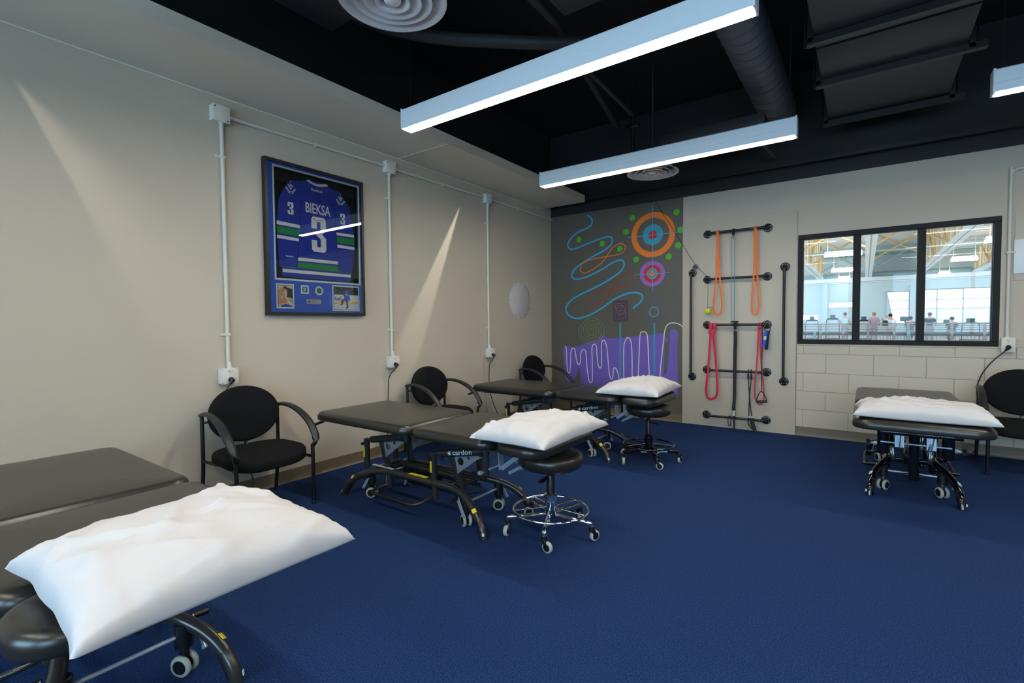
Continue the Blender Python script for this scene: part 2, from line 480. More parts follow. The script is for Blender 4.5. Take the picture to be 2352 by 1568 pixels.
# spiral round duct, running away from the camera
sd = thing('spiral_duct', 'round grey spiral duct behind the right ends of the strip lights', 'duct', (-.76, 0, 3.42))
MB().cyl((0, 2.6, 0), (0, 5.8, 0), .165, 32).build('duct_tube', DUCTG, sd)
pts = []
for i in range(0, 32 * 23 + 1):
    a = 2 * pi * i / 32; pts.append((.166 * cos(a), 2.65 + i / 32 * .132, .166 * sin(a)))
MB().tube(pts, .0035, 5).build('spiral_seam', DUCT, sd)
# ductwork, boxes, pipes: each piece its own thing
def boxthing(name, label, cat, c, s, m, flanged=True, group=None):
    t = thing(name, label, cat, c, 0, group)
    MB().box((0, 0, 0), s, .006).build('casing', m, t)
    sx, sy, sz = s
    for e in (-1, 1) if flanged else ():
        fl = MB()
        if sx >= sy: fl.box((e * (sx / 2 - .02), 0, 0), (.025, sy + .04, sz + .04))
        else: fl.box((0, e * (sy / 2 - .02), 0), (sx + .04, .025, sz + .04))
        fl.build('flange', DUCT, t, 0)
    return t
rd = thing('rectangular_duct', 'wide black rectangular duct filling the upper right of the ceiling', 'duct', (.12, 0, 3.32))
MB().box((0, 2.2, 0), (.84, 3.6, .42), .004).build('duct_section', DUCT, rd)
MB().box((0, 4.85, 0), (.84, 1.6, .40), .004).build('duct_section', DUCT, rd)
for y, w in ((3.85, .86), (4.57, .86), (5.5, .86)):
    f = MB().box((.03, y, -.235), (w + .12, .05, .045)).box((.03, y, .235), (w + .12, .05, .045))
    for s in (-1, 1): f.box((s * .44, y, 0), (.03, .05, .48))
    f.build('hanger_strut', BLKP, rd, 0)
for s in (-1, 1):
    for y in (3.85, 4.57, 5.5):
        MB().cyl((s * .47, y, -.26), (s * .47, y, ZC - 3.32), .006, 8).build('hanger_rod', GALV, rd)
boxthing('plenum_box', 'long black duct box above the far strip light', 'duct', (-1.22, 5.04, 3.03), (.95, .32, .14), mat('plenum_black', (38, 38, 40), .6), False)
boxthing('air_terminal_box', 'dark grey box beside the large round vent at the top edge', 'duct', (-2.51, 1.645, 3.435), (1.02, .89, .33), DUCT, False)
boxthing('air_terminal_box', 'dark grey box at the top edge above the near strip light', 'duct', (-1.33, 2.45, 3.435), (.62, .9, .33), DUCT, False)
fd = MB().tube(smoothpts([(-2.95, 2.2, 3.42), (-2.88, 2.5, 3.44), (-2.7, 2.85, 3.47), (-2.4, 3.2, 3.5), (-2.1, 3.45, 3.5), (-1.75, 3.7, 3.5)], 8), .05, 12).build('flexible_duct', DUCT)
tag(fd, 'dark flexible air hose curving behind the large round vent', 'duct')
def pipe(pts, r, label, m=DUCT, name='ceiling_pipe'):
    o = MB().tube(pts, r, 10).build(name, m); tag(o, label, 'pipe'); return o
pipe([(-1.97, 2.5, 3.6), (-2.0, 3.4, 3.6), (-2.45, 5.6, 3.6)], .035, 'black pipe passing over the near strip light towards the mural')
pipe([(-2.05, 3.7, 3.52), (-2.1, 5.2, 3.52)], .022, 'thin black pipe that ends at the sprinkler drop')
sp = thing('sprinkler_drop', 'black sprinkler pipe drop with clamp above the far strip light', 'sprinkler', (-2.1, 5.22, 3.1))
MB().cyl((0, 0, -.12), (0, 0, .44), .018, 12).build('drop_pipe', BLKP, sp)
MB().box((0, 0, .3), (.14, .05, .04), .004).build('clamp', BLKP, sp)
for s in (-1, 1): MB().cyl((s * .05, 0, .24), (s * .05, 0, .8), .005, 8).build('clamp_rod', GALV, sp)
pipe([(-.80, 5.98, 3.0), (-.86, 5.1, 3.0)], .02, 'thin dark pipe below the duct right of the far strip light')
pipe([(.95, 6.1, 3.3), (1.5, 3.0, 3.3)], .025, 'dark pipe in the upper right corner behind the ceiling strip light')
dr = MB().box((-1.2, 5.95, 2.9), (4.6, .03, .03)).build('ceiling_rail', BLKP, None, 0); tag(dr, 'thin black rail along the top of the back wall', 'rail')
# ================================================================== measured outlines (metres, on their walls)
SNAKE = [(-3.129,2.736),(-3.077,2.691),(-3.056,2.642),(-3.077,2.587),(-3.151,2.553),(-3.259,2.523),(-3.369,2.458),(-3.432,2.387),(-3.437,2.339),(-3.404,2.3),(-3.337,2.29),(-3.195,2.324),(-3.025,2.37),(-2.881,2.399),(-2.81,2.403),(-2.766,2.379),(-2.76,2.336),(-2.79,2.284),(-2.881,2.227),(-3.047,2.158),(-3.218,2.076),(-3.316,2.016),(-3.372,1.952),(-3.372,1.899),(-3.317,1.866),(-3.229,1.869),(-3.09,1.904),(-2.902,1.98),(-2.78,2.042),(-2.681,2.076),(-2.626,2.076),(-2.596,2.046),(-2.598,1.991),(-2.651,1.922),(-2.76,1.855),(-2.944,1.762),(-3.154,1.681),(-3.329,1.607),(-3.43,1.532),(-3.471,1.464),(-3.464,1.404),(-3.419,1.354),(-3.341,1.319),(-3.253,1.316),(-3.134,1.345),(-3.007,1.399),(-2.882,1.468),(-2.741,1.557),(-2.622,1.608),(-2.525,1.635),(-2.449,1.639),(-2.383,1.625),(-2.345,1.596),(-2.345,1.552),(-2.383,1.499),(-2.439,1.461),(-2.468,1.429)]
ORANGE8 = [(-3.235,2.02),(-3.218,2.067),(-3.132,2.108),(-3.005,2.13),(-2.861,2.142),(-2.72,2.15),(-2.622,2.17),(-2.579,2.217),(-2.583,2.263),(-2.622,2.291),(-2.68,2.291),(-2.76,2.244),(-2.82,2.175),(-2.871,2.105),(-2.953,2.037),(-3.058,1.978),(-3.154,1.946),(-3.218,1.957),(-3.244,1.991)]
RED8 = [(-3.08,1.569),(-3.059,1.625),(-2.975,1.669),(-2.862,1.687),(-2.74,1.705),(-2.622,1.722),(-2.525,1.746),(-2.477,1.783),(-2.468,1.837),(-2.496,1.878),(-2.554,1.888),(-2.622,1.865),(-2.681,1.804),(-2.73,1.733),(-2.801,1.652),(-2.882,1.571),(-2.965,1.517),(-3.038,1.506),(-3.08,1.531)]
DOTS = [(-3.26,2.412),(-2.907,2.32),(-2.653,2.228),(-2.481,2.611),(-2.567,2.441),(-1.907,2.605),(-1.858,2.386),(-1.885,2.197),(-2.003,2.069),(-2.428,2.068)]
CROSS = [(-2.208,2.734),(-2.206,1.64),(-2.535,2.36),(-1.868,2.357),(-2.453,1.867),(-1.983,1.867)]
BLOB = [(-3.524,0.866),(-3.49,0.907),(-3.433,0.918),(-3.332,0.91),(-3.233,0.932),(-3.135,0.978),(-3.05,0.993),(-2.977,1.013),(-2.945,1.052),(-2.904,1.075),(-2.863,1.062),(-2.812,1.038),(-2.662,1.045),(-2.506,1.059),(-2.317,1.084),(-2.207,1.088),(-2.171,1.106),(-2.108,1.112),(-2.06,1.095),(-2.042,1.072),(-2.019,1.051),(-2.019,1.016),(-2.045,0.995),(-2.054,0.954),(-2.054,0.84),(-2.059,0.716),(-2.062,0.61),(-2.044,0.588),(-2.023,0.621),(-2.01,0.718),(-1.992,0.877),(-1.988,1.034),(-1.984,1.13),(-1.967,1.156),(-1.933,1.16),(-1.898,1.142),(-1.889,1.104),(-1.892,0.897),(-1.888,0.689),(-1.882,0.446),(-1.887,0.358),(-1.912,0.304),(-1.973,0.278),(-2.026,0.286),(-2.169,0.283),(-2.544,0.29),(-2.947,0.364),(-3.235,0.397),(-3.241,0.471),(-3.25,0.598),(-3.267,0.617),(-3.285,0.587),(-3.312,0.507),(-3.368,0.424),(-3.413,0.401),(-3.458,0.419),(-3.492,0.477),(-3.502,0.657),(-3.518,0.796)]
WH1 = [(-3.483,0.927),(-3.467,0.858),(-3.461,0.698),(-3.455,0.589),(-3.435,0.534),(-3.412,0.561),(-3.4,0.72),(-3.395,0.84),(-3.37,0.89),(-3.339,0.885),(-3.321,0.822),(-3.306,0.724),(-3.278,0.666),(-3.249,0.687),(-3.24,0.805),(-3.218,0.864),(-3.185,0.874),(-3.157,0.826),(-3.141,0.633),(-3.116,0.459),(-3.088,0.422),(-3.06,0.462),(-3.062,0.733),(-3.065,0.887),(-3.046,0.945),(-3.012,0.949),(-2.994,0.908),(-2.983,0.755),(-2.963,0.65),(-2.936,0.632),(-2.919,0.681),(-2.921,0.871),(-2.918,0.966),(-2.894,1.014),(-2.863,0.986),(-2.839,0.892),(-2.822,0.723),(-2.802,0.544),(-2.772,0.489),(-2.752,0.537),(-2.746,0.622),(-2.726,0.642),(-2.698,0.615),(-2.672,0.532),(-2.656,0.412),(-2.631,0.386),(-2.599,0.453),(-2.599,0.75),(-2.593,0.953),(-2.564,1.027),(-2.541,1.05),(-2.506,1.019),(-2.487,0.919),(-2.481,0.699),(-2.479,0.497),(-2.448,0.426),(-2.405,0.502),(-2.392,0.703),(-2.382,0.939),(-2.369,1.102),(-2.332,1.129),(-2.289,1.111),(-2.271,1.031),(-2.261,0.816),(-2.242,0.511),(-2.188,0.425),(-2.119,0.527),(-2.098,0.715),(-2.067,0.998),(-2.046,1.156),(-2.011,1.222),(-1.959,1.239),(-1.898,1.234),(-1.847,1.208),(-1.823,1.182)]
OR1 = [(-1.408,2.292),(-1.4,2.044),(-1.41,1.79),(-1.428,1.568),(-1.439,1.448),(-1.435,1.379),(-1.391,1.33),(-1.354,1.369),(-1.348,1.463),(-1.355,1.599),(-1.376,1.787),(-1.387,2.043),(-1.395,2.29)]
OR2 = [(-1.011,2.286),(-1.006,2.009),(-1.015,1.764),(-1.026,1.551),(-1.028,1.42),(-1.023,1.354),(-0.998,1.327),(-0.972,1.353),(-0.961,1.451),(-0.966,1.549),(-0.978,1.762),(-0.986,2.007),(-0.995,2.284)]
RD1 = [(-1.467,1.121),(-1.479,0.93),(-1.491,0.738),(-1.507,0.562),(-1.516,0.439),(-1.501,0.361),(-1.455,0.339),(-1.41,0.369),(-1.39,0.44),(-1.4,0.673),(-1.421,0.931),(-1.437,1.121)]
RD2 = [(-0.961,1.188),(-0.97,0.859),(-0.985,0.643),(-0.994,0.493),(-0.986,0.386),(-0.941,0.32),(-0.904,0.368),(-0.9,0.434),(-0.909,0.565),(-0.925,0.729),(-0.937,0.942),(-0.945,1.188)]
BRAID = [(-1.199,1.139),(-1.196,1.054),(-1.2,0.852),(-1.201,0.598),(-1.202,0.36),(-1.21,0.265),(-1.203,0.232),(-1.203,0.164),(-1.203,-0.007)]
TUBA = [(-1.061,0.681),(-1.057,0.556),(-1.047,0.423),(-1.049,0.272),(-1.052,0.171),(-1.047,0.096),(-1.018,0.024)]
TUBB = [(-1.031,0.683),(-1.033,0.557),(-1.044,0.423),(-1.033,0.273),(-1.02,0.183),(-1.006,0.109),(-0.989,0.027)]
JBODY = [(2.305,2.428),(2.261,2.412),(2.206,2.399),(2.166,2.394),(2.148,2.378),(2.108,2.326),(2.079,2.279),(2.061,2.235),(2.051,2.168),(2.04,2.086),(2.036,2.025),(2.035,1.904),(2.041,1.892),(2.051,1.711),(2.071,1.709),(2.075,1.686),(2.072,1.642),(2.087,1.633),(2.237,1.628),(2.385,1.629),(2.544,1.624),(2.672,1.626),(2.701,1.641),(2.702,1.685),(2.714,1.711),(2.727,1.775),(2.742,1.885),(2.747,1.983),(2.743,2.051),(2.727,2.12),(2.71,2.224),(2.693,2.289),(2.659,2.328),(2.607,2.39),(2.571,2.396),(2.52,2.407),(2.49,2.421),(2.461,2.438),(2.383,2.427),(2.326,2.435)]
COLLAR = [(2.297,2.424),(2.317,2.433),(2.349,2.419),(2.392,2.416),(2.431,2.42),(2.471,2.432),(2.492,2.421),(2.455,2.406),(2.406,2.396),(2.358,2.4),(2.321,2.411)]
ST = [[(2.037,2.059),(2.234,2.053),(2.232,2.026),(2.037,2.031)],[(2.038,2.019),(2.228,2.013),(2.224,1.959),(2.038,1.965)],[(2.038,1.95),(2.221,1.945),(2.22,1.92),(2.037,1.925)],[(2.561,2.043),(2.743,2.047),(2.743,2.022),(2.563,2.02)],[(2.565,2.007),(2.745,2.007),(2.745,1.955),(2.567,1.953)],[(2.567,1.94),(2.746,1.938),(2.745,1.914),(2.568,1.915)],[(2.205,1.793),(2.579,1.795),(2.58,1.77),(2.203,1.766)],[(2.202,1.752),(2.581,1.756),(2.581,1.705),(2.198,1.709)],[(2.075,1.692),(2.702,1.69),(2.7,1.666),(2.076,1.665)],[(2.072,1.709),(2.198,1.709),(2.198,1.704),(2.072,1.703)],[(2.581,1.706),(2.703,1.707),(2.702,1.702),(2.581,1.701)]]
# ------------------------------------------------------------------ mural on the back wall
PURPLE = mat('purple_paint', (112, 88, 172), .55); GREYF = mat('grey_brown_paint', (92, 86, 74), .5, bump=(150, .05, .002))
BLUEP = mat('sky_blue_paint', (48, 160, 200), .5); TEALP = mat('teal_paint', (24, 158, 176), .5); ORANGEP = mat('orange_paint', (244, 122, 8), .5)
REDP = mat('red_paint', (200, 18, 24), .5); GREENP = mat('green_paint', (72, 180, 14), .5); LILAC = mat('lilac_paint', (150, 100, 178), .5)
WHITEP = mat('white_paint', (214, 208, 200), .5); OLIVE = mat('olive_green_paint', (120, 150, 50), .5); BRICKRED = mat('brick_red_paint', (170, 40, 24), .5)
mu = thing('wall_mural', 'colourful painted mural on grey ground in the far left corner of the back wall', 'mural', (0, YB, 0))
MBW = lambda u, v, w: (u, -w, v)
MB().box(((XL - 1.826) / 2, -.001, (2.775 + .1) / 2), (-1.826 - XL, .002, 2.675)).build('grey_ground', GREYF, mu, 0)
def paint(mb, name, m): return mb.build(name, m, mu, 0)
MB().prism([tuple(p) for p in smoothpts([(a, b, 0) for a, b in BLOB], 4, True)] if False else [(p.x, p.y) for p in smoothpts([(a, b, 0) for a, b in BLOB], 4, True)], .002, .0026, MBW).build('purple_field', PURPLE, mu, 0)
st = lambda P, w, d=.0032, cl=False, n=6: MB().stroke([(p.x, p.y) for p in smoothpts([(a, b, 0) for a, b in P], n, cl)], w, .002, d, MBW, cl)
paint(st(SNAKE, .022, .003), 'blue_snaking_line', BLUEP)
paint(st(ORANGE8, .011, .0036, True), 'orange_loop', ORANGEP)
paint(st(RED8, .012, .0034, True), 'red_loop', BRICKRED)
paint(st(WH1, .0125, .0034), 'white_wave_line', WHITEP)
for x, z in DOTS: paint(MB().prism(circle(x, z, .038, 28), .002, .003, MBW), 'green_dot', GREENP)
def ringp(x, z, r1, r0, m, d, name):
    if r0: paint(MB().prism(circle(x, z, r1, 56), .002, d, MBW, circle(x, z, r0, 56)), name, m)
    else: paint(MB().prism(circle(x, z, r1, 40), .002, d, MBW), name, m)
ringp(-2.207, 2.362, .284, .213, ORANGEP, .003, 'orange_ring'); ringp(-2.207, 2.362, .132, .126, LILAC, .003, 'lilac_rim')
ringp(-2.207, 2.362, .126, .057, TEALP, .0031, 'teal_ring'); ringp(-2.207, 2.362, .057, 0, REDP, .0031, 'red_bullseye')
ringp(-2.214, 1.869, .163, .113, LILAC, .003, 'lilac_ring'); ringp(-2.214, 1.869, .113, .07, REDP, .0031, 'red_ring')
ringp(-2.214, 1.869, .07, .045, TEALP, .0031, 'teal_ring'); ringp(-2.214, 1.869, .045, .038, REDP, .0031, 'red_ring'); ringp(-2.214, 1.869, .038, 0, ORANGEP, .0031, 'orange_bullseye')
for P in (((-2.208, 2.734), (-2.207, 1.64)), ((-2.535, 2.36), (-1.868, 2.36)), ((-2.453, 1.868), (-1.983, 1.868))):
    paint(MB().stroke(P, .008, .002, .0037, MBW), 'crosshair_line', BLUEP)
paint(MB().stroke(((-2.648, 1.241), (-2.648, .44)), .02, .002, .0029, MBW), 'teal_post', TEALP)
paint(MB().stroke(((-2.184, 1.238), (-2.184, .44)), .02, .002, .0029, MBW), 'teal_post', TEALP)
sp_ = []
for i in range(5 * 40 + 1):
    a = -2 * pi * i / 40 + 2.9; rr = .018 + .19 * (i / 200) ** 1.05; sp_.append((-3.067 + rr * cos(a), 1.147 + rr * sin(a) * .98))
paint(MB().stroke(sp_, .0055, .002, .0031, MBW), 'green_spiral', OLIVE)
# the two printed sheets pinned over the teal posts
def sheet(x0, x1, z0, z1, label, m):
    t = thing('printed_sheet', label, 'poster', ((x0 + x1) / 2, YB - .003, (z0 + z1) / 2), 0, 'dark sheets on the mural')
    MB().box((0, -.001, 0), (x1 - x0, .002, z1 - z0)).build('sheet', m, t, 0)
    return t
SH1 = mat('plum_paper', (66, 56, 68), .5); SH2 = mat('slate_paper', (84, 84, 92), .5)
PR = mat('print_red', (130, 62, 72), .6); PG = mat('print_grey', (150, 150, 146), .6); PGR = mat('print_green', (140, 184, 96), .6); PT = mat('print_teal', (90, 120, 128), .6); PV = mat('print_violet', (106, 88, 116), .6)
s1 = sheet(-2.747, -2.539, 1.265, 1.544, 'plum coloured sheet with overlapping circles above the left teal post', SH1)
s2 = sheet(-2.295, -2.086, 1.245, 1.521, 'slate coloured sheet with green target rings above the right teal post', SH2)
SHW = lambda u, v, w: (u, -w, v)
def ring_on(t, x, z, r, m, w=.004, ry=None):
    MB().prism(circle(x, z, r, 40, ry), .002, .0026, SHW, circle(x, z, r - w, 40, (ry or r) - w)).build('printed_ring', m, t, 0)
for k, (w_, h_) in enumerate(((.17, .225), (.14, .195))):
    MB().prism([(-w_ / 2, -h_ / 2), (w_ / 2, -h_ / 2), (w_ / 2, h_ / 2), (-w_ / 2, h_ / 2)], .002, .0025, SHW, [(-w_ / 2 + .005, -h_ / 2 + .005), (w_ / 2 - .005, -h_ / 2 + .005), (w_ / 2 - .005, h_ / 2 - .005), (-w_ / 2 + .005, h_ / 2 - .005)]).build('printed_border', PR, s1, 0)
ring_on(s1, 0, .01, .064, PG, .003); ring_on(s1, -.022, .05, .052, PG, .002); ring_on(s1, .024, -.045, .052, PG, .002); ring_on(s1, -.005, .02, .03, PR, .008); ring_on(s1, .012, -.025, .02, PR, .006)
ring_on(s2, 0, 0, .064, PGR, .007); ring_on(s2, 0, 0, .033, PT, .006); ring_on(s2, 0, 0, .088, PV, .004); ring_on(s2, 0, 0, .048, PV, .003)

# ------------------------------------------------------------------ training board with pipe bars
PB = .022
board = MB().box(((-1.824 - .606) / 2, YB - .003 - PB / 2, 1.221), (1.218, PB, 2.44), .002).build('training_board', PANELP)
tag(board, 'tall beige board on the back wall that carries the black pipe bars', 'wall board')
FY = YB - PB - .003      # board face
SCREW = mat('screw_head', (190, 190, 186), .35, .8)
def flange(t, x, z):
    f = MB().lathe([(.0475, 0), (.0475, .005), (.0445, .007), (.024, .008), (.021, .016), (.021, .024), (.0175, .025)], 24, Matrix.Translation((x, FY, z)) @ Matrix.Rotation(pi / 2, 4, 'X')).build('flange', LEGM, t)
    for k in range(4):
        a = pi / 4 + k * pi / 2
        MB().lathe([(.0055, 0), (.0055, .002), (.003, .0035)], 8, Matrix.Translation((x + .034 * cos(a), FY - .007, z + .034 * sin(a))) @ Matrix.Rotation(pi / 2, 4, 'X')).build('screw', SCREW, f)
BO = .075         # bar axis in front of the board
def pipe_bar(a, b, label, group):
    t = thing('pipe_bar', label, 'wall bar', (0, 0, 0), 0, group)
    (xa, za), (xb, zb) = a, b
    A = Vector((xa, FY - .02, za)); B = Vector((xb, FY - .02, zb)); d = (B - A).normalized(); o = Vector((0, -(BO - .02), 0))
    flange(t, xa, za); flange(t, xb, zb)
    rr = .026
    def elbow(P, s):
        c = P + o
        pts = [P + Vector((0, .004, 0)), P + o * .35]
        for i in range(7):
            q = pi / 2 * i / 6
            pts.append(c - o.normalized() * rr * (1 - sin(q)) + d * s * rr * (1 - cos(q)))
        pts.append(c + d * s * .045)
        MB().tube(pts, .0185, 12).build('elbow', LEGM, t)
    elbow(A, 1); elbow(B, -1)
    MB().cyl(A + o + d * .04, B + o - d * .04, .0138, 14).build('pipe', LEGM, t)
    return t
HB = [2.286, 1.75, 1.2135, .6785, .1375]
HN = ['highest', 'second highest', 'middle', 'second lowest', 'lowest']
for z, n in zip(HB, HN):
    pipe_bar((-1.532, z), (-.889, z), n + ' of the five horizontal black pipe bars on the beige board', 'horizontal pipe bars')
pipe_bar((-1.702, 1.84), (-1.702, .585), 'upright black pipe bar at the left edge of the beige board', 'upright pipe bars')
pipe_bar((-.717, 1.843), (-.717, .585), 'upright black pipe bar at the right edge of the beige board', 'upright pipe bars')
# ---- bands and cords hanging on the bars
BY = FY - BO
ORB = mat('orange_rubber', (242, 110, 20), .55); RDB = mat('crimson_rubber', (196, 18, 58), .5); BLC = mat('blue_cord', (78, 150, 180), .6)
BRD = mat('braided_sleeve', (58, 58, 58), .8, var=(500, (22, 22, 22), 1), bump=(300, .8, .006)); YBALL = mat('tennis_yellow', (222, 232, 20), .8, bump=(400, .3, .002))
BLUW = mat('blue_webbing', (30, 70, 190), .6); WEB = mat('black_webbing', (20, 20, 21), .8, bump=(500, .3, .001))
def band(P, zbar, m, label, group, wid=.019, dy=.012):
    t = thing('resistance_band', label, 'exercise band', (0, 0, 0), 0, group)
    # a flat rubber loop: section is a thin rectangle, wide side facing out
    Q = smoothpts([(a, BY - dy - .006 * sin(pi * i / (len(P) - 1)), b) for i, (a, b) in enumerate(P)], 5)
    MB().tube(Q, wid / 2, 8, ell=(1., .22), upv=(0, 1, 0)).build('loop', m, t)
    return t
def hitch(t, x, z, w, m):
    k = MB()
    for s in (-1, 1):
        pts = [(x + s * w / 2, BY + .021 * sin(a) * -1, z + .021 * cos(a)) for a in [radians(q) for q in range(-150, 151, 25)]]
        k.tube([(px, py, pz) for px, py, pz in pts], .0055, 8, ell=(.35, 1), upv=(1, 0, 0))
    k.box((x, BY - .021, z - .03), (w + .008, .006, .018), .002)
    k.build('hitch', m, t)
g = 'orange resistance bands on the top bar'
t = band(OR1, HB[0], ORB, 'orange rubber loop band hanging from the left half of the highest bar', g); hitch(t, -1.401, HB[0], .02, ORB)
t = band(OR2, HB[0], ORB, 'orange rubber loop band hanging from the right end of the highest bar', g); hitch(t, -1.002, HB[0], .02, ORB)
g = 'crimson resistance bands on the middle bar'
t = band(RD1, HB[2], RDB, 'wide crimson loop band folded over the left end of the middle bar', g, .027)
f = MB()
for x in (-1.475, -1.431): f.box((x, BY - .016, 1.20), (.036, .006, .075), .002); f.box((x, BY, 1.231), (.036, .036, .006), .002); f.box((x, BY + .016, 1.2), (.036, .005, .06), .002)
f.prism([(p[0] - 1.452, p[1] + 1.125) for p in rrect(.084, .075, .034)], 0, .006, lambda u, v, w: (u, BY - .021 - w, v)); f.build('folded_end', RDB, t)
t = band(RD2, HB[2], RDB, 'narrow crimson loop band hanging from the right end of the middle bar', g, .017); hitch(t, -.952, HB[2], .022, RDB)
bc = thing('pulley_cord', 'thin blue double cord stretched from the highest bar to the middle bar', 'cord', (0, 0, 0))
for x, x2 in ((-1.25, -1.243), (-1.21, -1.212)): MB().tube([(x, BY - .022, 2.206), (x2, BY - .022, 1.25)], .0042, 8).build('strand', BLC, bc)
MB().tube([(-1.25, BY - .022, 2.206), (-1.242, BY - .022, 2.222), (-1.23, BY - .022, 2.228), (-1.218, BY - .022, 2.222), (-1.21, BY - .022, 2.206)], .0042, 8).build('strand_end', BLC, bc)
def anchor(z, x, label, up=1):
    t = thing('strap_anchor', label, 'strap', (x, BY, z), 0, 'black strap anchors on the bars')
    MB().tube([(0, -.02 * sin(a), .02 * cos(a)) for a in [radians(q) for q in range(-170, 171, 20)]], .013, 8, ell=(.2, 1), upv=(1, 0, 0)).build('wrap', WEB, t)
    MB().box((0, -.022, -.035), (.03, .006, .07), .002).build('tab', WEB, t)
    MB().tube([(.017 * cos(a), -.026, -.075 + .017 * sin(a)) for a in [2 * pi * q / 14 for q in range(14)]], .004, 6, True).build('ring', STEEL, t)
    return t
anchor(HB[0], -1.228, 'black strap anchor holding the blue cord on the highest bar')
a2 = anchor(HB[2], -1.203, 'black strap anchor with round stop holding the braided tube on the middle bar')
MB().lathe([(.02, 0), (.044, .003), (.044, .012), (.034, .02), (.004, .022)], 20, Matrix.Translation((-.005, -.016, .022))).build('round_stop', BLKP, a2)
MB().bar((-.12, -.022, -.012), (-.01, -.022, -.002), .022, .006).build('strap_tail', WEB, a2)
bt = thing('braided_tube', 'black braided safety sleeve hanging from the middle bar down to the carpet', 'exercise tube', (0, 0, 0))
P = smoothpts([(a, BY - .03, b) for a, b in [(-1.199, 1.142)] + BRAID[1:7]], 24)
R = [.0155 + .0045 * abs(sin(i * 1.25)) for i in range(len(P))]
MB().tube(P, R, 10).build('sleeve', BRD, bt)
MB().box((-1.203, BY - .03, .2), (.026, .02, .11), .004).build('end_sleeve', WEB, bt)
MB().box((-1.203, BY - .0405, .205), (.015, .002, .075)).build('white_tag', LABEL, bt)
MB().box((-1.203, BY - .03, .226), (.029, .021, .012), .002).build('white_band', LABEL, bt)
MB().tube([(-1.203, BY - .03, .15), (-1.203, BY - .032, .08), (-1.201, BY - .034, .012)], .02, 8, ell=(.4, 1), upv=(0, 1, 0)).build('strap_end', WEB, bt)
ht = thing('handle_tube', 'black elastic tube with two handles looped over the second lowest bar', 'exercise tube', (0, 0, 0))
for P, h0, h1 in ((TUBA, (-1.052, .16), (-1.02, .03)), (TUBB, (-1.018, .155), (-.99, .02))):
    Q = smoothpts([(P[0][0], BY + .016, P[0][1]), (P[0][0], BY - .004, P[0][1] + .02)] + [(a, BY - .022, b) for a, b in P[:5]], 6)
    MB().tube(Q, .0058, 8).build('tube', CORD, ht)
    MB().tube([(P[0][0], BY - .021, .655), (P[0][0] + .002, BY - .023, .6)], [.009, .011], 8).build('sleeve', WEB, ht)
    MB().cyl((h0[0], BY - .022, .178), (h0[0], BY - .022, .165), .014, 10).build('collar', LABEL, ht)
MB().tube(smoothpts([(-1.055, BY - .022, .165), (-1.057, BY - .028, .115), (-1.045, BY - .03, .08), (-1.0, BY - .035, .03)], 5), .012, 8, ell=(1, .5)).build('handle_strap', WEB, ht)
MB().tube([(-1.021, BY - .034, .16), (-1.008, BY - .037, .1), (-.985, BY - .04, .028)], [.02, .021, .019], 12).build('grip', mat('dark_foam_grip', (34, 38, 32), .8), ht)
dh = thing('grip_handle', 'black cord with a triangular grip handle hanging from the middle bar', 'exercise handle', (0, 0, 0))
MB().tube([(-.922, BY + .016, 1.2), (-.922, BY, 1.236), (-.922, BY - .018, 1.222), (-.922, BY - .02, .86), (-.924, BY - .024, .46)], .0045, 8).build('cord', CORD, dh)
MB().tube(smoothpts([(-.974, BY - .026, .355), (-.966, BY - .026, .395), (-.945, BY - .026, .45), (-.924, BY - .026, .468), (-.903, BY - .026, .45), (-.879, BY - .026, .40), (-.872, BY - .026, .365)], 4), .008, 8, ell=(1, .6)).build('handle_strap', WEB, dh)
MB().tube([(-.978, BY - .026, .352), (-.925, BY - .026, .357), (-.868, BY - .026, .362)], [.014, .0125, .014], 12).build('grip', BLKP, dh)
bs = thing('door_strap', 'short blue and black webbing strap clipped near the right end of the middle bar', 'strap', (0, 0, 0))
MB().bar((-.883, BY - .022, 1.135), (-.909, BY - .022, .965), .032, .004, upv=(0, 1, 0)).build('blue_label', BLUW, bs)
MB().bar((-.862, BY - .014, 1.145), (-.882, BY - .014, .935), .03, .006, upv=(0, 1, 0)).build('black_strap', WEB, bs)
MB().bar((-.891, BY - .0245, 1.085), (-.897, BY - .0245, 1.045), .022, .001, upv=(0, 1, 0)).build('printed_patch', LABEL, bs)
MB().tube(smoothpts([(-.876, BY - .012, 1.14), (-.9, BY - .02, 1.16), (-.893, BY - .024, 1.2), (-.872, BY - .022, 1.232), (-.85, BY - .02, 1.2), (-.846, BY - .018, 1.15)], 5, True), .0045, 8, True).build('carabiner', mat('dark_steel', (90, 92, 96), .3, .9), bs)
cb = MB().tube(smoothpts([(-1.272, BY - .016, .12), (-1.264, BY - .018, .153), (-1.25, BY - .02, .16), (-1.237, BY - .018, .145), (-1.245, BY - .016, .06), (-1.255, BY - .016, .04), (-1.268, BY - .016, .055)], 5, True), .0042, 8, True).build('carabiner', BLKP)
tag(cb, 'small black carabiner clipped on the lowest bar', 'carabiner')
bp = thing('ball_pulley', 'yellow ball on a thin cord beside the left end of the second highest bar', 'ball', (-1.503, BY - .02, 1.372))
MB().sphere((0, 0, 0), .033, 20).build('ball', YBALL, bp)
MB().tube([(0, 0, .03), (-.003, .02, .34), (-.01, .05, .39)], .0018, 6).build('cord', GALV, bp)
MB().tube(smoothpts([(.03, 0, .008), (.048, 0, .02), (.05, 0, .038), (.03, 0, .046), (0, 0, .04)], 4), .002, 6).build('wire_loop', GALV, bp)
tc = thing('tether_cord', 'thin dark cord running up from the bars across the mural with a knotted bundle', 'cord', (0, 0, 0))
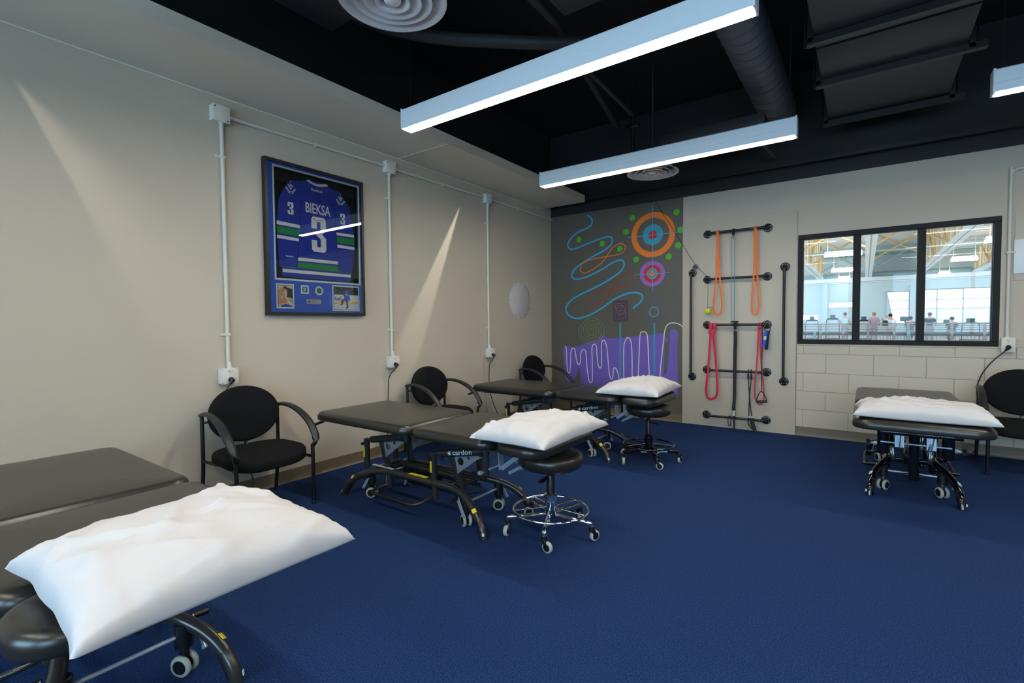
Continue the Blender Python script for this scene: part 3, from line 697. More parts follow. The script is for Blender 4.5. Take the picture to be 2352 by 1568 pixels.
MB().tube([(-1.517, FY - .03, 1.776), (-1.669, FY - .03, 1.938), (-1.844, FY - .02, 2.236), (-2.129, YB - .02, 2.7), (-2.17, YB - .02, 2.78)], .0022, 6).build('cord', GALV, tc)
rnd = random.Random(3)
k = MB()
for i in range(5):
    c = Vector((-1.668 + rnd.uniform(-.012, .02), FY - .03, 1.925 - .03 * rnd.random())); rr = rnd.uniform(.018, .032)
    k.tube([c + Vector((rr * cos(a) * .7, .012 * sin(a * 2), rr * sin(a))) for a in [2 * pi * q / 14 for q in range(14)]], .003, 6, True)
k.build('knot', mat('grey_cord', (110, 110, 108), .7), tc)

# ------------------------------------------------------------------ conduits, junction boxes, outlets, plugs
def clip(t, p, axis):
    if axis == 'z': MB().box((XL + .013, p[0], p[1]), (.032, .04, .02), .004).box((XL + .004, p[0] - .03, p[1]), (.008, .03, .018), .002).build('pipe_clip', CREAM, t)
    else: MB().box((XL + .013, p[0], p[1]), (.032, .02, .038), .004).build('pipe_clip', CREAM, t)
VY = [(1.655, 'first', 'leftmost, left of the framed jersey'), (3.152, 'second', 'middle one, right of the framed jersey'), (4.653, 'third', 'farthest one, left of the white disc')]
cx = XL + .016
for (y, n, w), zc in zip(VY, ((2.44, 1.186), (2.449, 1.198), (2.454, 1.197))):
    t = thing('conduit_drop', 'cream painted vertical conduit on the left wall, ' + w, 'conduit', (0, 0, 0), 0, 'vertical conduits on the left wall')
    MB().tube(smoothpts([(cx + .012, y - .006, 2.70), (cx + .01, y - .005, 2.64), (cx, y, 2.57), (cx, y, 1.05), (cx + .008, y + .002, .99), (cx + .014, y + .002, .94)], 5), .0135, 12).build('pipe', CREAM, t)
    for z in zc: clip(t, (y, z), 'z')
    MB().cyl((cx + .012, y + .002, .945), (cx + .012, y + .002, .965), .019, 12).build('connector', CREAM, t)
    MB().cyl((cx + .012, y - .006, 2.665), (cx + .012, y - .006, 2.69), .019, 12).build('connector', CREAM, t)
JB = [(1.638, 2.726), (3.146, 2.735), (4.64, 2.74)]
JN = ['nearest on the left, large looking', 'right of the framed jersey', 'farthest on the left wall']
for (y, z), n in zip(JB, JN):
    t = thing('junction_box', 'cream square junction box under the soffit, ' + n, 'junction box', (XL, y, z), 0, 'junction boxes on the left wall')
    MB().box((.027, 0, 0), (.054, .112, .108), .004).build('box', CREAMB, t)
    MB().box((.056, 0, 0), (.004, .116, .112), .0015).build('cover', CREAMB, t)
    for a, b in ((-.04, .042), (.042, -.042)): MB().cyl((.0575, a, b), (.0595, a, b), .0055, 8).build('screw', mat('dark_screw', (60, 56, 48), .5, .5), t)
for (y0, y1, z0, z1, cz, w) in ((1.694, 3.09, 2.726, 2.745, (2.387,), 'between the first and second junction boxes'), (3.202, 4.584, 2.74, 2.752, (3.889,), 'between the second and third junction boxes'), (4.696, 6.15, 2.752, 2.74, (5.298,), 'from the third junction box to the far corner')):
    t = thing('conduit_run', 'cream horizontal conduit under the soffit ' + w, 'conduit', (0, 0, 0), 0, 'horizontal conduits on the left wall')
    MB().tube([(cx + .01, y0, z0), (cx + .006, y0 + .05, z0 + .001), (cx, y0 + .14, (z0 * .9 + z1 * .1)), (cx, y1 - .12, z1), (cx + .004, y1, z1)], .0135, 12).build('pipe', CREAM, t)
    for y in cz: clip(t, (y, (z0 + z1) / 2), 'y')
    MB().cyl((cx + .01, y0, z0), (cx + .01, y0 + .025, z0), .019, 12).build('connector', CREAM, t)
def duplex(t, to, u, v):
    """an upper socket with its slots; the lower one is taken by the plug"""
    for dv in (.026, -.024):
        o = MB().prism([(p[0] + u, p[1] + v + dv) for p in rrect(.036, .033, .014)], 0, .003, to).build('socket', CREAMB, t, 0)
        MB().prism([(u - .008 + p[0], v + dv + .004 + p[1]) for p in rrect(.003, .01, .001, 2)], .003, .0034, to).prism([(u + .008 + p[0], v + dv + .004 + p[1]) for p in rrect(.003, .008, .001, 2)], .003, .0034, to).prism(circle(u, v + dv - .009, .0032, 10), .003, .0034, to).build('slots', INK, o, 0)
def outlet(y, z, label, n=0):
    t = thing('outlet_box', label, 'outlet', (XL, y, z), 0, 'surface outlets on the left wall')
    MB().box((.027, 0, 0), (.054, .114, .108), .004).build('box', CREAMB, t)
    MB().box((.056, 0, 0), (.003, .118, .112), .001).build('cover_plate', CREAMB, t)
    duplex(t, lambda u, v, w: (.0575 + w, u, v), .004, .004)
    k = MB()
    for a in (-.05, .05):
        for b in (-.046, .046): k.cyl((.0575, a, b), (.0585, a, b), .004, 8)
    k.build('screws', mat('plain_screw', (150, 146, 132), .4, .6), t)
outlet(1.645, .892, 'cream outlet box with black plug directly above the nearest chair')
outlet(3.149, .892, 'cream outlet box with black plug at the end of the middle vertical conduit')
outlet(4.665, .898, 'cream outlet box with black plug at the end of the farthest vertical conduit')
def power_cord(P, label, plug_dir):
    t = thing('power_cord', label, 'power cord', (0, 0, 0), 0, 'black power cords')
    a = Vector(P[0]); b = a + Vector(plug_dir) * .03
    MB().tube([a, a + Vector(plug_dir) * .012, b, b + (Vector(P[1]) - b).normalized() * .04], [.019, .019, .016, .007], 12).build('plug', BLKP, t)
    MB().tube(smoothpts([b + (Vector(P[1]) - b).normalized() * .03] + P[1:], 8), .0045, 8).build('cable', CORD, t)
    return t
xo = XL + .06
power_cord([(xo, 1.648, .866), (xo + .02, 1.61, .80), (XL + .03, 1.59, .70), (XL + .03, 1.60, .45), (XL + .05, 1.70, .28), (XL + .10, 1.76, .14), (XL + .14, 1.70, .03), (XL + .22, 1.5, .006), (XL + .6, 1.15, .006), (-2.75, .80, .006), (-2.6, .6, .006)], 'black power cord hanging behind the nearest chair', (1, 0, 0))
power_cord([(xo, 3.153, .868), (xo + .02, 3.13, .82), (XL + .03, 3.10, .74), (XL + .02, 3.09, .5), (XL + .02, 3.08, .25), (XL + .06, 3.04, .05), (XL + .2, 2.95, .006), (XL + .55, 2.88, .006), (-3.0, 2.76, .006), (-2.72, 2.72, .006), (-2.6, 2.85, .006), (-2.45, 2.9, .006), (-2.3, 2.8, .006), (-2.4, 2.62, .006)], 'black power cord dropping behind the middle treatment table', (1, 0, 0))
power_cord([(xo, 4.669, .874), (xo + .016, 4.655, .82), (XL + .03, 4.645, .74), (XL + .02, 4.65, .5), (XL + .03, 4.70, .3), (XL + .10, 4.76, .1), (XL + .3, 4.75, .006), (-3.0, 4.6, .006), (-2.6, 4.4, .006)], 'black power cord dropping behind the farthest left treatment table', (1, 0, 0))
gc = MB().tube(smoothpts([(XL + .03, 4.55, .88), (XL + .015, 4.555, .8), (XL + .014, 4.57, .5), (XL + .02, 4.60, .25), (XL + .04, 4.6, .03), (XL + .2, 4.5, .006)], 8), .0028, 8).build('thin_cable', mat('grey_cable', (150, 142, 126), .5)); tag(gc, 'thin grey cable hanging from the farthest outlet box on the left wall', 'cable')

# right of the window: conduit, outlet, plug, panels
t = thing('conduit_drop', 'cream vertical conduit on the back wall right of the window', 'conduit', (0, 0, 0))
yb = YB - .016
MB().tube(smoothpts([(1.6, yb, 2.57), (1.12, yb, 2.57), (1.06, yb, 2.562), (1.036, yb, 2.54), (1.031, yb, 2.48), (1.031, yb, 1.25), (1.031, yb - .006, 1.15), (1.031, yb - .01, 1.07)], 6), .0135, 12).build('pipe', CREAM, t)
MB().box((1.04, yb, 1.84), (.06, .03, .02), .003).build('pipe_clip', CREAM, t)
MB().cyl((1.031, yb - .008, 1.075), (1.031, yb - .008, 1.1), .019, 12).build('connector', CREAM, t)
t = thing('outlet_box', 'white outlet box with black plug right of the window', 'outlet', (1.036, YB, 1.02))
MB().box((0, -.024, 0), (.084, .048, .125), .004).build('box', CREAMB, t)
MB().box((0, -.05, 0), (.09, .003, .13), .001).build('cover_plate', CREAMB, t)
duplex(t, lambda u, v, w: (u, -.0515 - w, v), 0, .01)
power_cord([(1.036, YB - .055, 1.002), (1.0, YB - .075, .95), (.93, YB - .05, .86), (.87, YB - .03, .74), (.84, YB - .03, .6), (.86, YB - .06, .4), (.86, YB - .1, .2), (.80, 5.95, .05), (.6, 5.7, .006), (.4, 5.4, .006)], 'black power cord beside the window behind the right hand chair', (0, -1, 0))
wp = thing('white_wall_board', 'white board on the back wall at the right edge of the photo', 'wall board', (1.45, YB, 1.8))
MB().box((0, -.012, -.0), (.78, .018, .30), .003).build('white_panel', mat('white_board', (222, 226, 228), .4), wp)
MB().box((0, -.004, .09), (.77, .008, .6), .002).build('backing_board', PANELP, wp)
# perforated white disc
wd = thing('round_wall_disc', 'round white disc with small studs on the left wall near the corner', 'disc', (XL, 5.345, 1.553))
MB().lathe([(.236, 0), (.238, .002), (.238, .006), (.235, .008), (.0005, .0085)], 64, Matrix.Rotation(pi / 2, 4, 'Y')).build('disc', mat('disc_white', (196, 192, 190), .5), wd)
for k in range(12):
    a = 2 * pi * k / 12; MB().cyl((.008, .222 * cos(a), .222 * sin(a)), (.011, .222 * cos(a), .222 * sin(a)), .0055, 8).build('stud', mat('dark_stud', (80, 80, 78), .4, .6), wd)
MB().cyl((.008, 0, 0), (.011, 0, 0), .005, 8).build('stud', mat('dark_stud', (80, 80, 78)), wd)
# ================================================================== framed jersey on the left wall
FRM = mat('black_wood_frame', (22, 22, 23), .4); MATB = mat('royal_blue_mat', (28, 84, 190), .7); MATW = mat('white_mat_core', (216, 218, 220), .7); MATG = mat('green_mat', (60, 110, 84), .7)
VELV = mat('black_velvet', (7, 7, 8), .9); JBLUE = mat('royal_jersey_cloth', (18, 44, 150), .75, bump=(500, .3, .001)); JWH = mat('white_twill', (212, 212, 214), .7); JGR = mat('green_twill', (10, 128, 60), .7); JNAVY = mat('navy_trim', (14, 28, 92), .8)
jf = thing('framed_jersey', 'blue hockey jersey in a black frame on the left wall', 'picture', (0, 0, 0))
FX0 = XL; FXF = XL + .045
OY0, OY1, OZ0, OZ1 = 1.938, 2.83, 1.328, 2.522
fw_ = .024
fr = MB()
to = lambda u, v, w: (FX0 + w, u, v)
def quadring(o, i): return o, i
outer = [(OY0, OZ0), (OY1, OZ0), (OY1, OZ1), (OY0, OZ1)]; inner = [(OY0 + fw_, OZ0 + fw_), (OY1 - fw_, OZ0 + fw_), (OY1 - fw_, OZ1 - fw_), (OY0 + fw_, OZ1 - fw_)]
for nm, ix in (('bottom_rail', 0), ('right_stile', 1), ('top_rail', 2), ('left_stile', 3)):
    j = (ix + 1) % 4
    MB().prism([outer[ix], outer[j], inner[j], inner[ix]], 0, .045, to).build(nm, FRM, jf, 0)
MB().box((FX0 + .004, (OY0 + OY1) / 2, (OZ0 + OZ1) / 2), (.008, OY1 - OY0 - .01, OZ1 - OZ0 - .01)).build('backing', VELV, jf, 0)
rc = lambda a, b, c, d: [(a, c), (b, c), (b, d), (a, d)]
WI = (2.004, 2.794, 1.602, 2.482); BI = (2.022, 2.774, 1.619, 2.465)
H = .03
mt = MB()
PH1 = (2.012, 2.157, 1.381, 1.574); PH2 = (2.503, 2.777, 1.369, 1.588)
# the mat: blue board with the big opening (ring) and small apertures laid over it
mat_o = MB().prism(rc(OY0 + .02, OY1 - .02, OZ0 + .02, OZ1 - .02), H - .004, H, to, rc(WI[0], WI[1], WI[2], WI[3])).build('blue_mat', MATB, jf, 0)
MB().prism(rc(*WI), H - .006, H + .0005, to, rc(WI[0] + .013, WI[1] - .013, WI[2] + .013, WI[3] - .013)).build('white_bevel', MATW, mat_o, 0)
MB().prism(rc(WI[0] + .013, WI[1] - .013, WI[2] + .013, WI[3] - .013), H - .012, H - .003, to, rc(*BI)).build('green_bevel', MATG, mat_o, 0)
# jersey
jd = .016
jb = MB().prism([(p.x, p.y) for p in smoothpts([(a, b, 0) for a, b in JBODY], 2, True)], .008, jd, to).build('jersey', JBLUE, jf, 0)
dd = .0006
def patch(poly, name, m, lvl=1, par=jb): return MB().prism(poly, jd, jd + dd * lvl, to).build(name, m, par, 0)
cl = smoothpts([(a, b, 0) for a, b in COLLAR], 3, True)
patch([(p.x, p.y) for p in cl], 'collar', JWH, 3)
for i, q in enumerate(ST):
    g = JGR if i in (1, 4, 7, 9, 10) else JWH
    patch(q, 'green_stripe' if g is JGR else 'white_stripe', g, 1)
for P in ([(2.248, 2.268), (2.236, 2.15), (2.232, 2.026), (2.227, 1.995), (2.212, 1.85), (2.198, 1.709)], [(2.55, 2.285), (2.556, 2.2), (2.562, 2.041), (2.566, 1.983), (2.572, 1.84), (2.581, 1.705)]):
    MB().stroke(P, .004, jd, jd + .002, to).build('sleeve_seam', JNAVY, jb, 0)
def block3(y0, y1, z0, z1, name, lvl=2):
    w = y1 - y0; h = z1 - z0
    u = lambda a, b: (y0 + a * w, z0 + b * h)
    P = [u(0, .66), u(0, .93), u(.12, 1), u(.86, 1), u(1, .93), u(1, .62), u(.72, .52), u(1, .40), u(1, .07), u(.86, 0), u(.14, 0), u(0, .07), u(0, .33), u(.37, .33), u(.37, .14), u(.62, .14), u(.62, .375), u(.28, .50), u(.28, .535), u(.62, .64), u(.62, .86), u(.37, .86), u(.37, .66)]
    return MB().prism(P, jd, jd + dd * lvl, to).build(name, JWH, jb, 0)
block3(2.331, 2.464, 1.855, 2.143, 'back_number')
block3(2.130, 2.178, 2.125, 2.220, 'sleeve_number'); block3(2.607, 2.652, 2.121, 2.213, 'sleeve_number')
MB().text('BIEKSA', to, 2.282, 2.166, .083, .228, 0, jd + .0012, .016).build('name_lettering', JWH, jb, 0)
MB().text('Reebok', to, 2.338, 2.35, .021, .104, 0, jd + .0012, .01).build('maker_lettering', JWH, jb, 0)
MB().text('Reebok', to, 2.106, 1.788, .013, .064, 0, jd + .0012, .01).build('maker_lettering', JWH, jb, 0)
sig = [(2.345, 2.115), (2.352, 2.13), (2.36, 2.112), (2.358, 2.132), (2.37, 2.128), (2.362, 2.12), (2.376, 2.11), (2.388, 2.122), (2.392, 2.112), (2.402, 2.118), (2.41, 2.11), (2.42, 2.122), (2.432, 2.124), (2.44, 2.116), (2.43, 2.11), (2.415, 2.11)]
MB().stroke([(p.x, p.y) for p in smoothpts([(a, b, 0) for a, b in sig], 4)], .0016, jd, jd + .0018, to).build('signature', INK, jb, 0)
def shoulder(cy, s, name, ct, cb, hw):
    for k, (o, m, w) in enumerate(((0, JWH, .006), (.007, JGR, .004), (.013, JWH, .005))):
        MB().stroke([(cy - hw + o * .7, cb + .05 - o * .2), (cy - .014, cb + .008 + o), (cy + .014, cb + .006 + o), (cy + hw - o * .7, cb + .046)], w, jd, jd + .0012, to).build(name, m, jb, 0)
    MB().stroke([(cy - .022, cb + .075), (cy, cb + .036), (cy + .02, cb + .064)], .007, jd, jd + .0012, to).build(name, JWH, jb, 0)
    MB().stroke([(cy - .008, cb + .07), (cy, cb + .05), (cy + .012, cb + .075)], .006, jd, jd + .0012, to).build(name, JWH, jb, 0)
    MB().stroke([(cy - .002, ct - .03), (cy + .004, ct - .042), (cy + .014, ct - .04)], .006, jd, jd + .0012, to).build(name, JWH, jb, 0)
    MB().prism([(cy - .008, ct - .016), (cy + .001, ct), (cy + .006, ct - .02)], jd, jd + .001, to).build(name, mat('patch_grey', (140, 146, 150), .7), jb, 0)
shoulder(2.158, 1, 'shoulder_patch', 2.395, 2.286, .044); shoulder(2.612, 1, 'shoulder_patch', 2.388, 2.28, .044)
# photo cards in the lower mat: white rim, green line, picture
def card(b, name, im):
    o = MB().prism(rc(*b), H, H + .0012, to).build(name, MATW, jf, 0)
    e = (b[0] + .010, b[1] - .010, b[2] + .010, b[3] - .010)
    MB().prism(rc(*e), H + .0012, H + .0016, to).build('green_line', MATG, o, 0)
    e = (b[0] + .015, b[1] - .015, b[2] + .0135, b[3] - .0135)
    for k, (poly, m, nm) in enumerate(im(e)):
        MB().prism(poly, H + .0016, H + .002 + .00025 * k, to).build(nm, m, o, 0)
    return o
SKINP = mat('print_skin', (206, 132, 92), .6); DKP = mat('print_dark', (34, 34, 40), .6); TAN = mat('print_tan', (206, 186, 150), .6); PBL = mat('print_blue', (34, 62, 168), .6); PLB = mat('print_light_blue', (150, 196, 206), .6); ICE = mat('print_ice', (208, 212, 218), .6); PYE = mat('print_yellow', (236, 184, 40), .6); PPU = mat('print_purple', (70, 40, 130), .6); POR = mat('print_orange', (238, 110, 40), .6); PBR = mat('print_brown', (120, 84, 58), .6)
def im1(e):
    W_ = e[1] - e[0]; H_ = e[3] - e[2]; u = lambda a, b: (e[0] + a * W_, e[2] + b * H_)
    return [(rc(*e), TAN, 'picture'), ([u(.62, .45), u(1, .4), u(1, .85), u(.62, .9)], DKP, 'dark_shelf'), ([u(0, .1), u(.0, .8), u(.25, .88), u(.4, .75), u(.3, .5), u(.5, .3), u(.2, .1)], mat('print_shirt', (186, 146, 100), .6), 'shirt'),
            ([u(.18, .35), u(.35, .38), u(.33, .52), u(.2, .5)], PLB, 'light_patch'), ([u(.3, .72), u(.32, .88), u(.45, .93), u(.55, .86), u(.5, .72), u(.4, .68)], SKINP, 'face'), ([u(.34, .86), u(.42, .97), u(.58, .96), u(.66, .84), u(.6, .76), u(.54, .84)], DKP, 'hair'),
            ([u(.3, .66), u(.42, .62), u(.5, .35), u(.65, .3), u(.6, .22), u(.42, .28)], SKINP, 'arm'), ([u(.05, .18), u(.08, .3), u(.5, .26), u(.62, .2), u(.4, .15)], SKINP, 'arm'), ([u(.2, .06), u(.5, .14), u(.95, .05), u(.95, 0), u(.2, 0)], PBL, 'blue_cloth'), ([u(.55, .3), u(.65, .3), u(.95, .08), u(.85, .05)], ICE, 'white_stripe'), ([u(.8, .35), u(1, .35), u(1, .22), u(.85, .22)], mat('print_green', (150, 160, 60), .6), 'green_patch')]
card(PH1, 'signing_photo', im1)
def im2(e):
    W_ = e[1] - e[0]; H_ = e[3] - e[2]; u = lambda a, b: (e[0] + a * W_, e[2] + b * H_)
    L = [(rc(*e), ICE, 'picture'), ([u(0, .66), u(1, .66), u(1, 1), u(0, 1)], DKP, 'crowd')]
    r = random.Random(5)
    for k in range(16):
        a = r.uniform(.02, .95); b = r.uniform(.7, .95)
        L.append(([u(a, b), u(a + .04, b), u(a + .035, b + .05), u(a + .005, b + .05)], (PBL, PV, PBR, PT)[k % 4], 'spectator'))
    L += [([u(0, .31), u(1, .36), u(1, .29), u(0, .24)], PYE, 'yellow_stripe'),
          ([u(.41, .78), u(.38, .65), u(.42, .52), u(.33, .46), u(.26, .34), u(.30, .26), u(.36, .3), u(.44, .42), u(.48, .3), u(.56, .3), u(.58, .46), u(.64, .40), u(.66, .44), u(.62, .6), u(.58, .74), u(.54, .78)], PBL, 'player'),
          ([u(.44, .78), u(.45, .87), u(.52, .88), u(.54, .78)], PBL, 'helmet'), ([u(.46, .78), u(.46, .82), u(.52, .82), u(.53, .78)], SKINP, 'face'),
          ([u(.28, .33), u(.34, .31), u(.34, .22), u(.24, .2), u(.25, .24), u(.3, .25)], DKP, 'skate'), ([u(.48, .3), u(.54, .28), u(.56, .1), u(.5, .03), u(.48, .06), u(.51, .14)], DKP, 'skate'),
          ([u(.45, .7), u(.56, .66), u(.56, .63), u(.45, .67)], ICE, 'white_band')]
    return L
c2 = card(PH2, 'player_photo', im2)
MB().text('Fed', to, 2.521, 1.455, .036, .05, 0, H + .0085, .02).build('printed_lettering', PPU, c2, 0)
MB().text('E', to, 2.5735, 1.462, .034, .02, 0, H + .0075, .02).build('printed_lettering', POR, c2, 0)
def small_badge(poly_fn, c, r, name):
    o = MB().prism(poly_fn(r), H, H + .0012, to).build(name, MATW, jf, 0)
    MB().prism(poly_fn(r * .66), H + .0012, H + .002, to).build('green_window', JGR, o, 0)
    return o
sq = small_badge(lambda r: rc(2.2515 - r, 2.2515 + r, 1.5365 - r, 1.5365 + r), None, .034, 'square_badge')
MB().text('3', to, 2.238, 1.522, .028, .018, 0, H + .0024, .02).build('badge_number', MATW, sq, 0)
MB().prism(rc(2.258, 2.266, 1.522, 1.552), H + .002, H + .0024, to).build('badge_bar', PBL, sq, 0)
ci = small_badge(lambda r: circle(2.379, 1.533, r, 32), None, .037, 'round_badge')
MB().prism(circle(2.376, 1.532, .013, 20), H + .002, H + .0024, to, circle(2.376, 1.532, .008, 20)).build('badge_ring', mat('badge_navy', (30, 50, 60), .5), ci, 0)
pq = MB().prism(rc(2.264, 2.394, 1.422, 1.460), H, H + .0016, to).build('engraved_plaque', mat('brushed_plate', (164, 166, 166), .4, .4), jf, 0)
emb = [(2.272, 1.436), (2.276, 1.443), (2.283, 1.446), (2.288, 1.454), (2.291, 1.447), (2.298, 1.444), (2.302, 1.437), (2.296, 1.44), (2.288, 1.438), (2.28, 1.44)]
MB().prism(emb, H + .0016, H + .002, to).prism(rc(2.274, 2.3, 1.43, 1.4345), H + .0016, H + .002, to).build('plaque_emblem', INK, pq, 0)
for k in range(4): MB().prism(rc(2.312, 2.335 + .04 * (k != 1), 1.4515 - .0075 * k, 1.4535 - .0075 * k), H + .0016, H + .0019, to).build('engraved_line', mat('engraving', (90, 92, 94), .5), pq, 0)
MB().box((FX0 + .0415, (OY0 + OY1) / 2, (OZ0 + OZ1) / 2), (.002, OY1 - OY0 - 2 * fw_ + .004, OZ1 - OZ0 - 2 * fw_ + .004)).build('glass_pane', GLASS, jf, 0)
# ================================================================== treatment tables
def make_table(label, fm=CHARC, lab=YELLOW, head_tilt=1., column=False, hl=.315):
    t = thing('treatment_table', label, 'treatment table', (0, 0, 0), 0, 'padded treatment tables')
    # cushions: back, seat, head (head end at +x)
    H0 = .546; TK = .062
    c = MB(); cushion(c, .995, .70, TK, .08, .037, .008, H0, cx=-.3865); c.build('back_section', VINYL, t, 60)
    c = MB(); cushion(c, .632, .70, TK, .08, .037, .008, H0, cx=.449); c.build('seat_section', VINYL, t, 60)
    c = MB(); cushion(c, hl, .70, TK, .11, .033, .006, 0, cx=hl / 2)
    Mh = Matrix.Translation((.780, 0, H0)) @ Matrix.Rotation(radians(head_tilt), 4, 'Y')
    c.map(lambda p: Mh @ p).build('head_section', VINYL, t, 60)
    # sheet steel frame under the cushions
    f = MB()
    for y in (-.21, .21):
        f.box((-.385, y, .531), (.90, .035, .03), .003); f.box((.46, y, .531), (.60, .035, .03), .003)
    for x in (-.81, -.45, .06, .19, .73): f.box((x, 0, .531), (.03, .42, .03), .003)
    f.box((-.385, 0, .545), (.94, .62, .006)); f.box((.46, 0, .545), (.62, .62, .006))
    f.build('top_frame', fm, t)
    f = MB().box((hl * .45, 0, -.016), (hl * .7, .40, .024), .003).box((hl / 2, 0, -.002), (hl - .1, .56, .004))
    f.map(lambda p: Mh @ p).build('head_frame', fm, t)
    # base rails: straight between the posts, splaying and arching down to the feet
    for s in (-1, 1):
        half = [(0, .135, .205), (.24, .135, .205), (.33, .142, .202), (.43, .168, .190), (.52, .205, .160), (.59, .23, .115), (.635, .243, .06), (.655, .248, 0)]
        L = [(-x, s * y, z) for x, y, z in reversed(half)]
        L = [(min(p[0], 0) if p[0] < -.3 else p[0], p[1], p[2]) for p in L]
        P = L[:-1] + [(x, s * y, z) for x, y, z in half]
        r = MB().tube(smoothpts(P, 6), .0235, 14).build('base_rail', fm, t, 60)
        for e in (-1, 1):
            k = MB().tube([(e * .602, s * .2335, .105), (e * .648, s * .2465, .025)], .0242, 14); k.build('scuff_cover', mat('dark_scuff_strip', (40, 40, 40), .3, .3), r, 60)
            def lbl(px, py, pz, qx, qy, qz, w, m, nm):
                A = Vector((e * px, s * py, pz)); B = Vector((e * qx, s * qy, qz)); d = (B - A).normalized()
                o = Vector((e * .45, s * .75, 0)); o = (o - d * o.dot(d)); o += Vector((0, 0, .5)) - d * d.z * .5; o.normalize(); o *= .0237
                MB().bar(A + o, B + o, w, .0035, .001, upv=o).build(nm, m, r, 0)
            lbl(.56, .2195, .138, .58, .2275, .122, .026, lab, 'warning_label')
            lbl(.650, .2475, .04, .6535, .2478, .022, .014, LABEL, 'foot_label')
    MB().box((0, -.1355, .2295), (.17, .03, .002)).build('warning_label', lab, t, 0) if lab is YELLOW else None
    MB().box((-.36, -.1355, .2292), (.22, .022, .002)).build('serial_label', LABEL, t, 0)
    for x in (-.48, .26):
        MB().bar((x, -.135, .19), (x, .135, .19), .04, .03, .003).build('cross_member', fm, t)
    # base posts, rocker arms with gussets, upper posts
    for s in (-1, 1):
        for x in (-.541, .145):
            p = MB().cyl((x, s * .135, .2), (x, s * .135, .412), .0215, 16, .003).build('base_post', fm, t)
            MB().cyl((x - .012, s * .155, .375), (x - .012, s * .172, .375), .011, 10, .002).build('pivot_bolt', BLKP, p)
            if lab is YELLOW: MB().box((x - .005, s * .1565, .315), (.016, .002, .075)).build('warning_label', lab, p, 0)
            a = Vector((x + .035, s * .15, .408)); b = Vector((x + .47, s * .165, .488)); d = (b - a).normalized()
            arm = MB().cyl(a + d * .045, b, .0245, 16, .003).cyl(a - d * .03, a + d * .05, .011, 10).build('rocker_arm', fm, t)
            MB().cyl(a + d * .035, a + d * .055, .019, 14, .003).build('arm_collar', fm, arm)
            if x > 0:
                n = d.cross(Vector((0, 0, 1))) if s < 0 else -d.cross(Vector((0, 0, 1)))
                uu = d if s < 0 else -d
                upv_ = Vector((-d.z, 0, d.x))
                o = a + d * (.135 if s < 0 else .40) + Vector((0, s * .0250, 0)) - upv_ * .008
                to = lambda u, v, w, o=o, uu=uu, upv_=upv_, s=s: o + uu * u + upv_ * v + Vector((0, s * (w - .0035 * 0), 0))
                curve = lambda u, v, w, to=to: to(u, v, w - .06 * (v - .009) ** 2 / .02)
                MB().text('cardon', to, .045, -.002, .031, .165, 0, .0012, .012).build('maker_lettering', LETTER, arm, 0)
                MB().prism([(0, .011), (.012, .022), (.03, .022), (.022, .011), (.03, 0), (.012, 0)], 0, .0006, to).build('maker_emblem', LETTER, arm, 0)
            # leg of the rocker and its gusset plate
            lt = Vector((x + .155, s * .125, .425)); lb = Vector((x + .215, s * .105, .20))
            leg = MB().bar(lt, lb, .034, .042, .005, upv=(1, 0, 0)).build('rocker_leg', fm, t)
            MB().cyl(lb + Vector((-.004, s * .02, .03)), lb + Vector((-.004, s * .03, .03)), .011, 10, .002).build('pivot_bolt', BLKP, leg)
            yg = s * .128
            T = [(x + .18, .418), (x + .45, .47), (x + .205, .30)]
            g = MB()
            P = smoothpts([(T[0][0], T[0][1], 0), (T[1][0], T[1][1], 0)], 12) + smoothpts([(T[1][0], T[1][1] - .012, 0), (x + .36, .408, 0), (x + .27, .345, 0), (T[2][0], T[2][1], 0)], 4)
            h1 = circle(x + .232, .382, .0255, 20); h2 = circle(x + .298, .414, .0125, 20)
            tri_poly(g, [[(p.x, p.y) for p in P], h1, h2], yg - .003, yg + .003, lambda u, v, w: (u, w, v))
            g.build('gusset_plate', mat('gusset_metal', (132, 138, 142), .35, .2) if fm is CHARC else fm, arm, 0)
            xb = x + .45; zb = (.31 if column else .345) if x > 0 else .455
            p = MB().cyl((xb + .02, s * .175, zb), (xb + .02, s * .175, .53), .034 if column else .0235, 16, .003).build('upper_post', fm, t)
            MB().cyl((xb + .006, s * .196, .475), (xb + .006, s * .212, .475), .012, 10, .002).build('pivot_bolt', BLKP, p)
            if x > 0:
                MB().cyl((xb + .02, s * .196, .372), (xb + .0, s * .245, .366), .009, 10).cyl((xb + .014, s * .205, .371), (xb + .008, s * .222, .369), .015, 6).build('adjusting_bolt', STEEL, p)
                kn = MB(); pts = [((.026 if i % 2 else .02) * cos(2 * pi * i / 12), (.026 if i % 2 else .02) * sin(2 * pi * i / 12)) for i in range(12)]
                kn.prism(pts, 0, .022, lambda u, v, w, xb=xb, s=s: (xb - .002 + u - w * .3, s * (.248 + w), .365 + v)).build('star_knob', BLKP, p, 50)
    # link tube, actuator, lift column at the head end
    MB().tube([(-.33, .02, .225), (.37, .02, .215)], .0225, 14).build('link_tube', fm, t)
    MB().tube([(-.33, .06, .19), (.37, .06, .18)], .012, 10).build('link_rod', fm, t)
    for x in (-.326, .36): MB().cyl((x, -.12, .222), (x, .12, .222), .013, 10).build('axle', fm, t)
    a = MB().box((-.1, .02, .15), (.26, .1, .09), .012).box((-.25, .02, .15), (.08, .07, .07), .01).build('actuator', BLKP, t)
    MB().box((-.36, -.08, .13), (.05, .02, .08), .003).build('control_box_label', LABEL, t)
    if column:
        lc = MB().cyl((.585, 0, .135), (.585, 0, .52), .03, 18, .003).build('lift_column', fm, t)
        for s in (-1, 1): MB().cyl((.585, s * .024, .165), (.585, s * .052, .165), .01, 10, .002).build('stop_bolt', BLKP, lc)
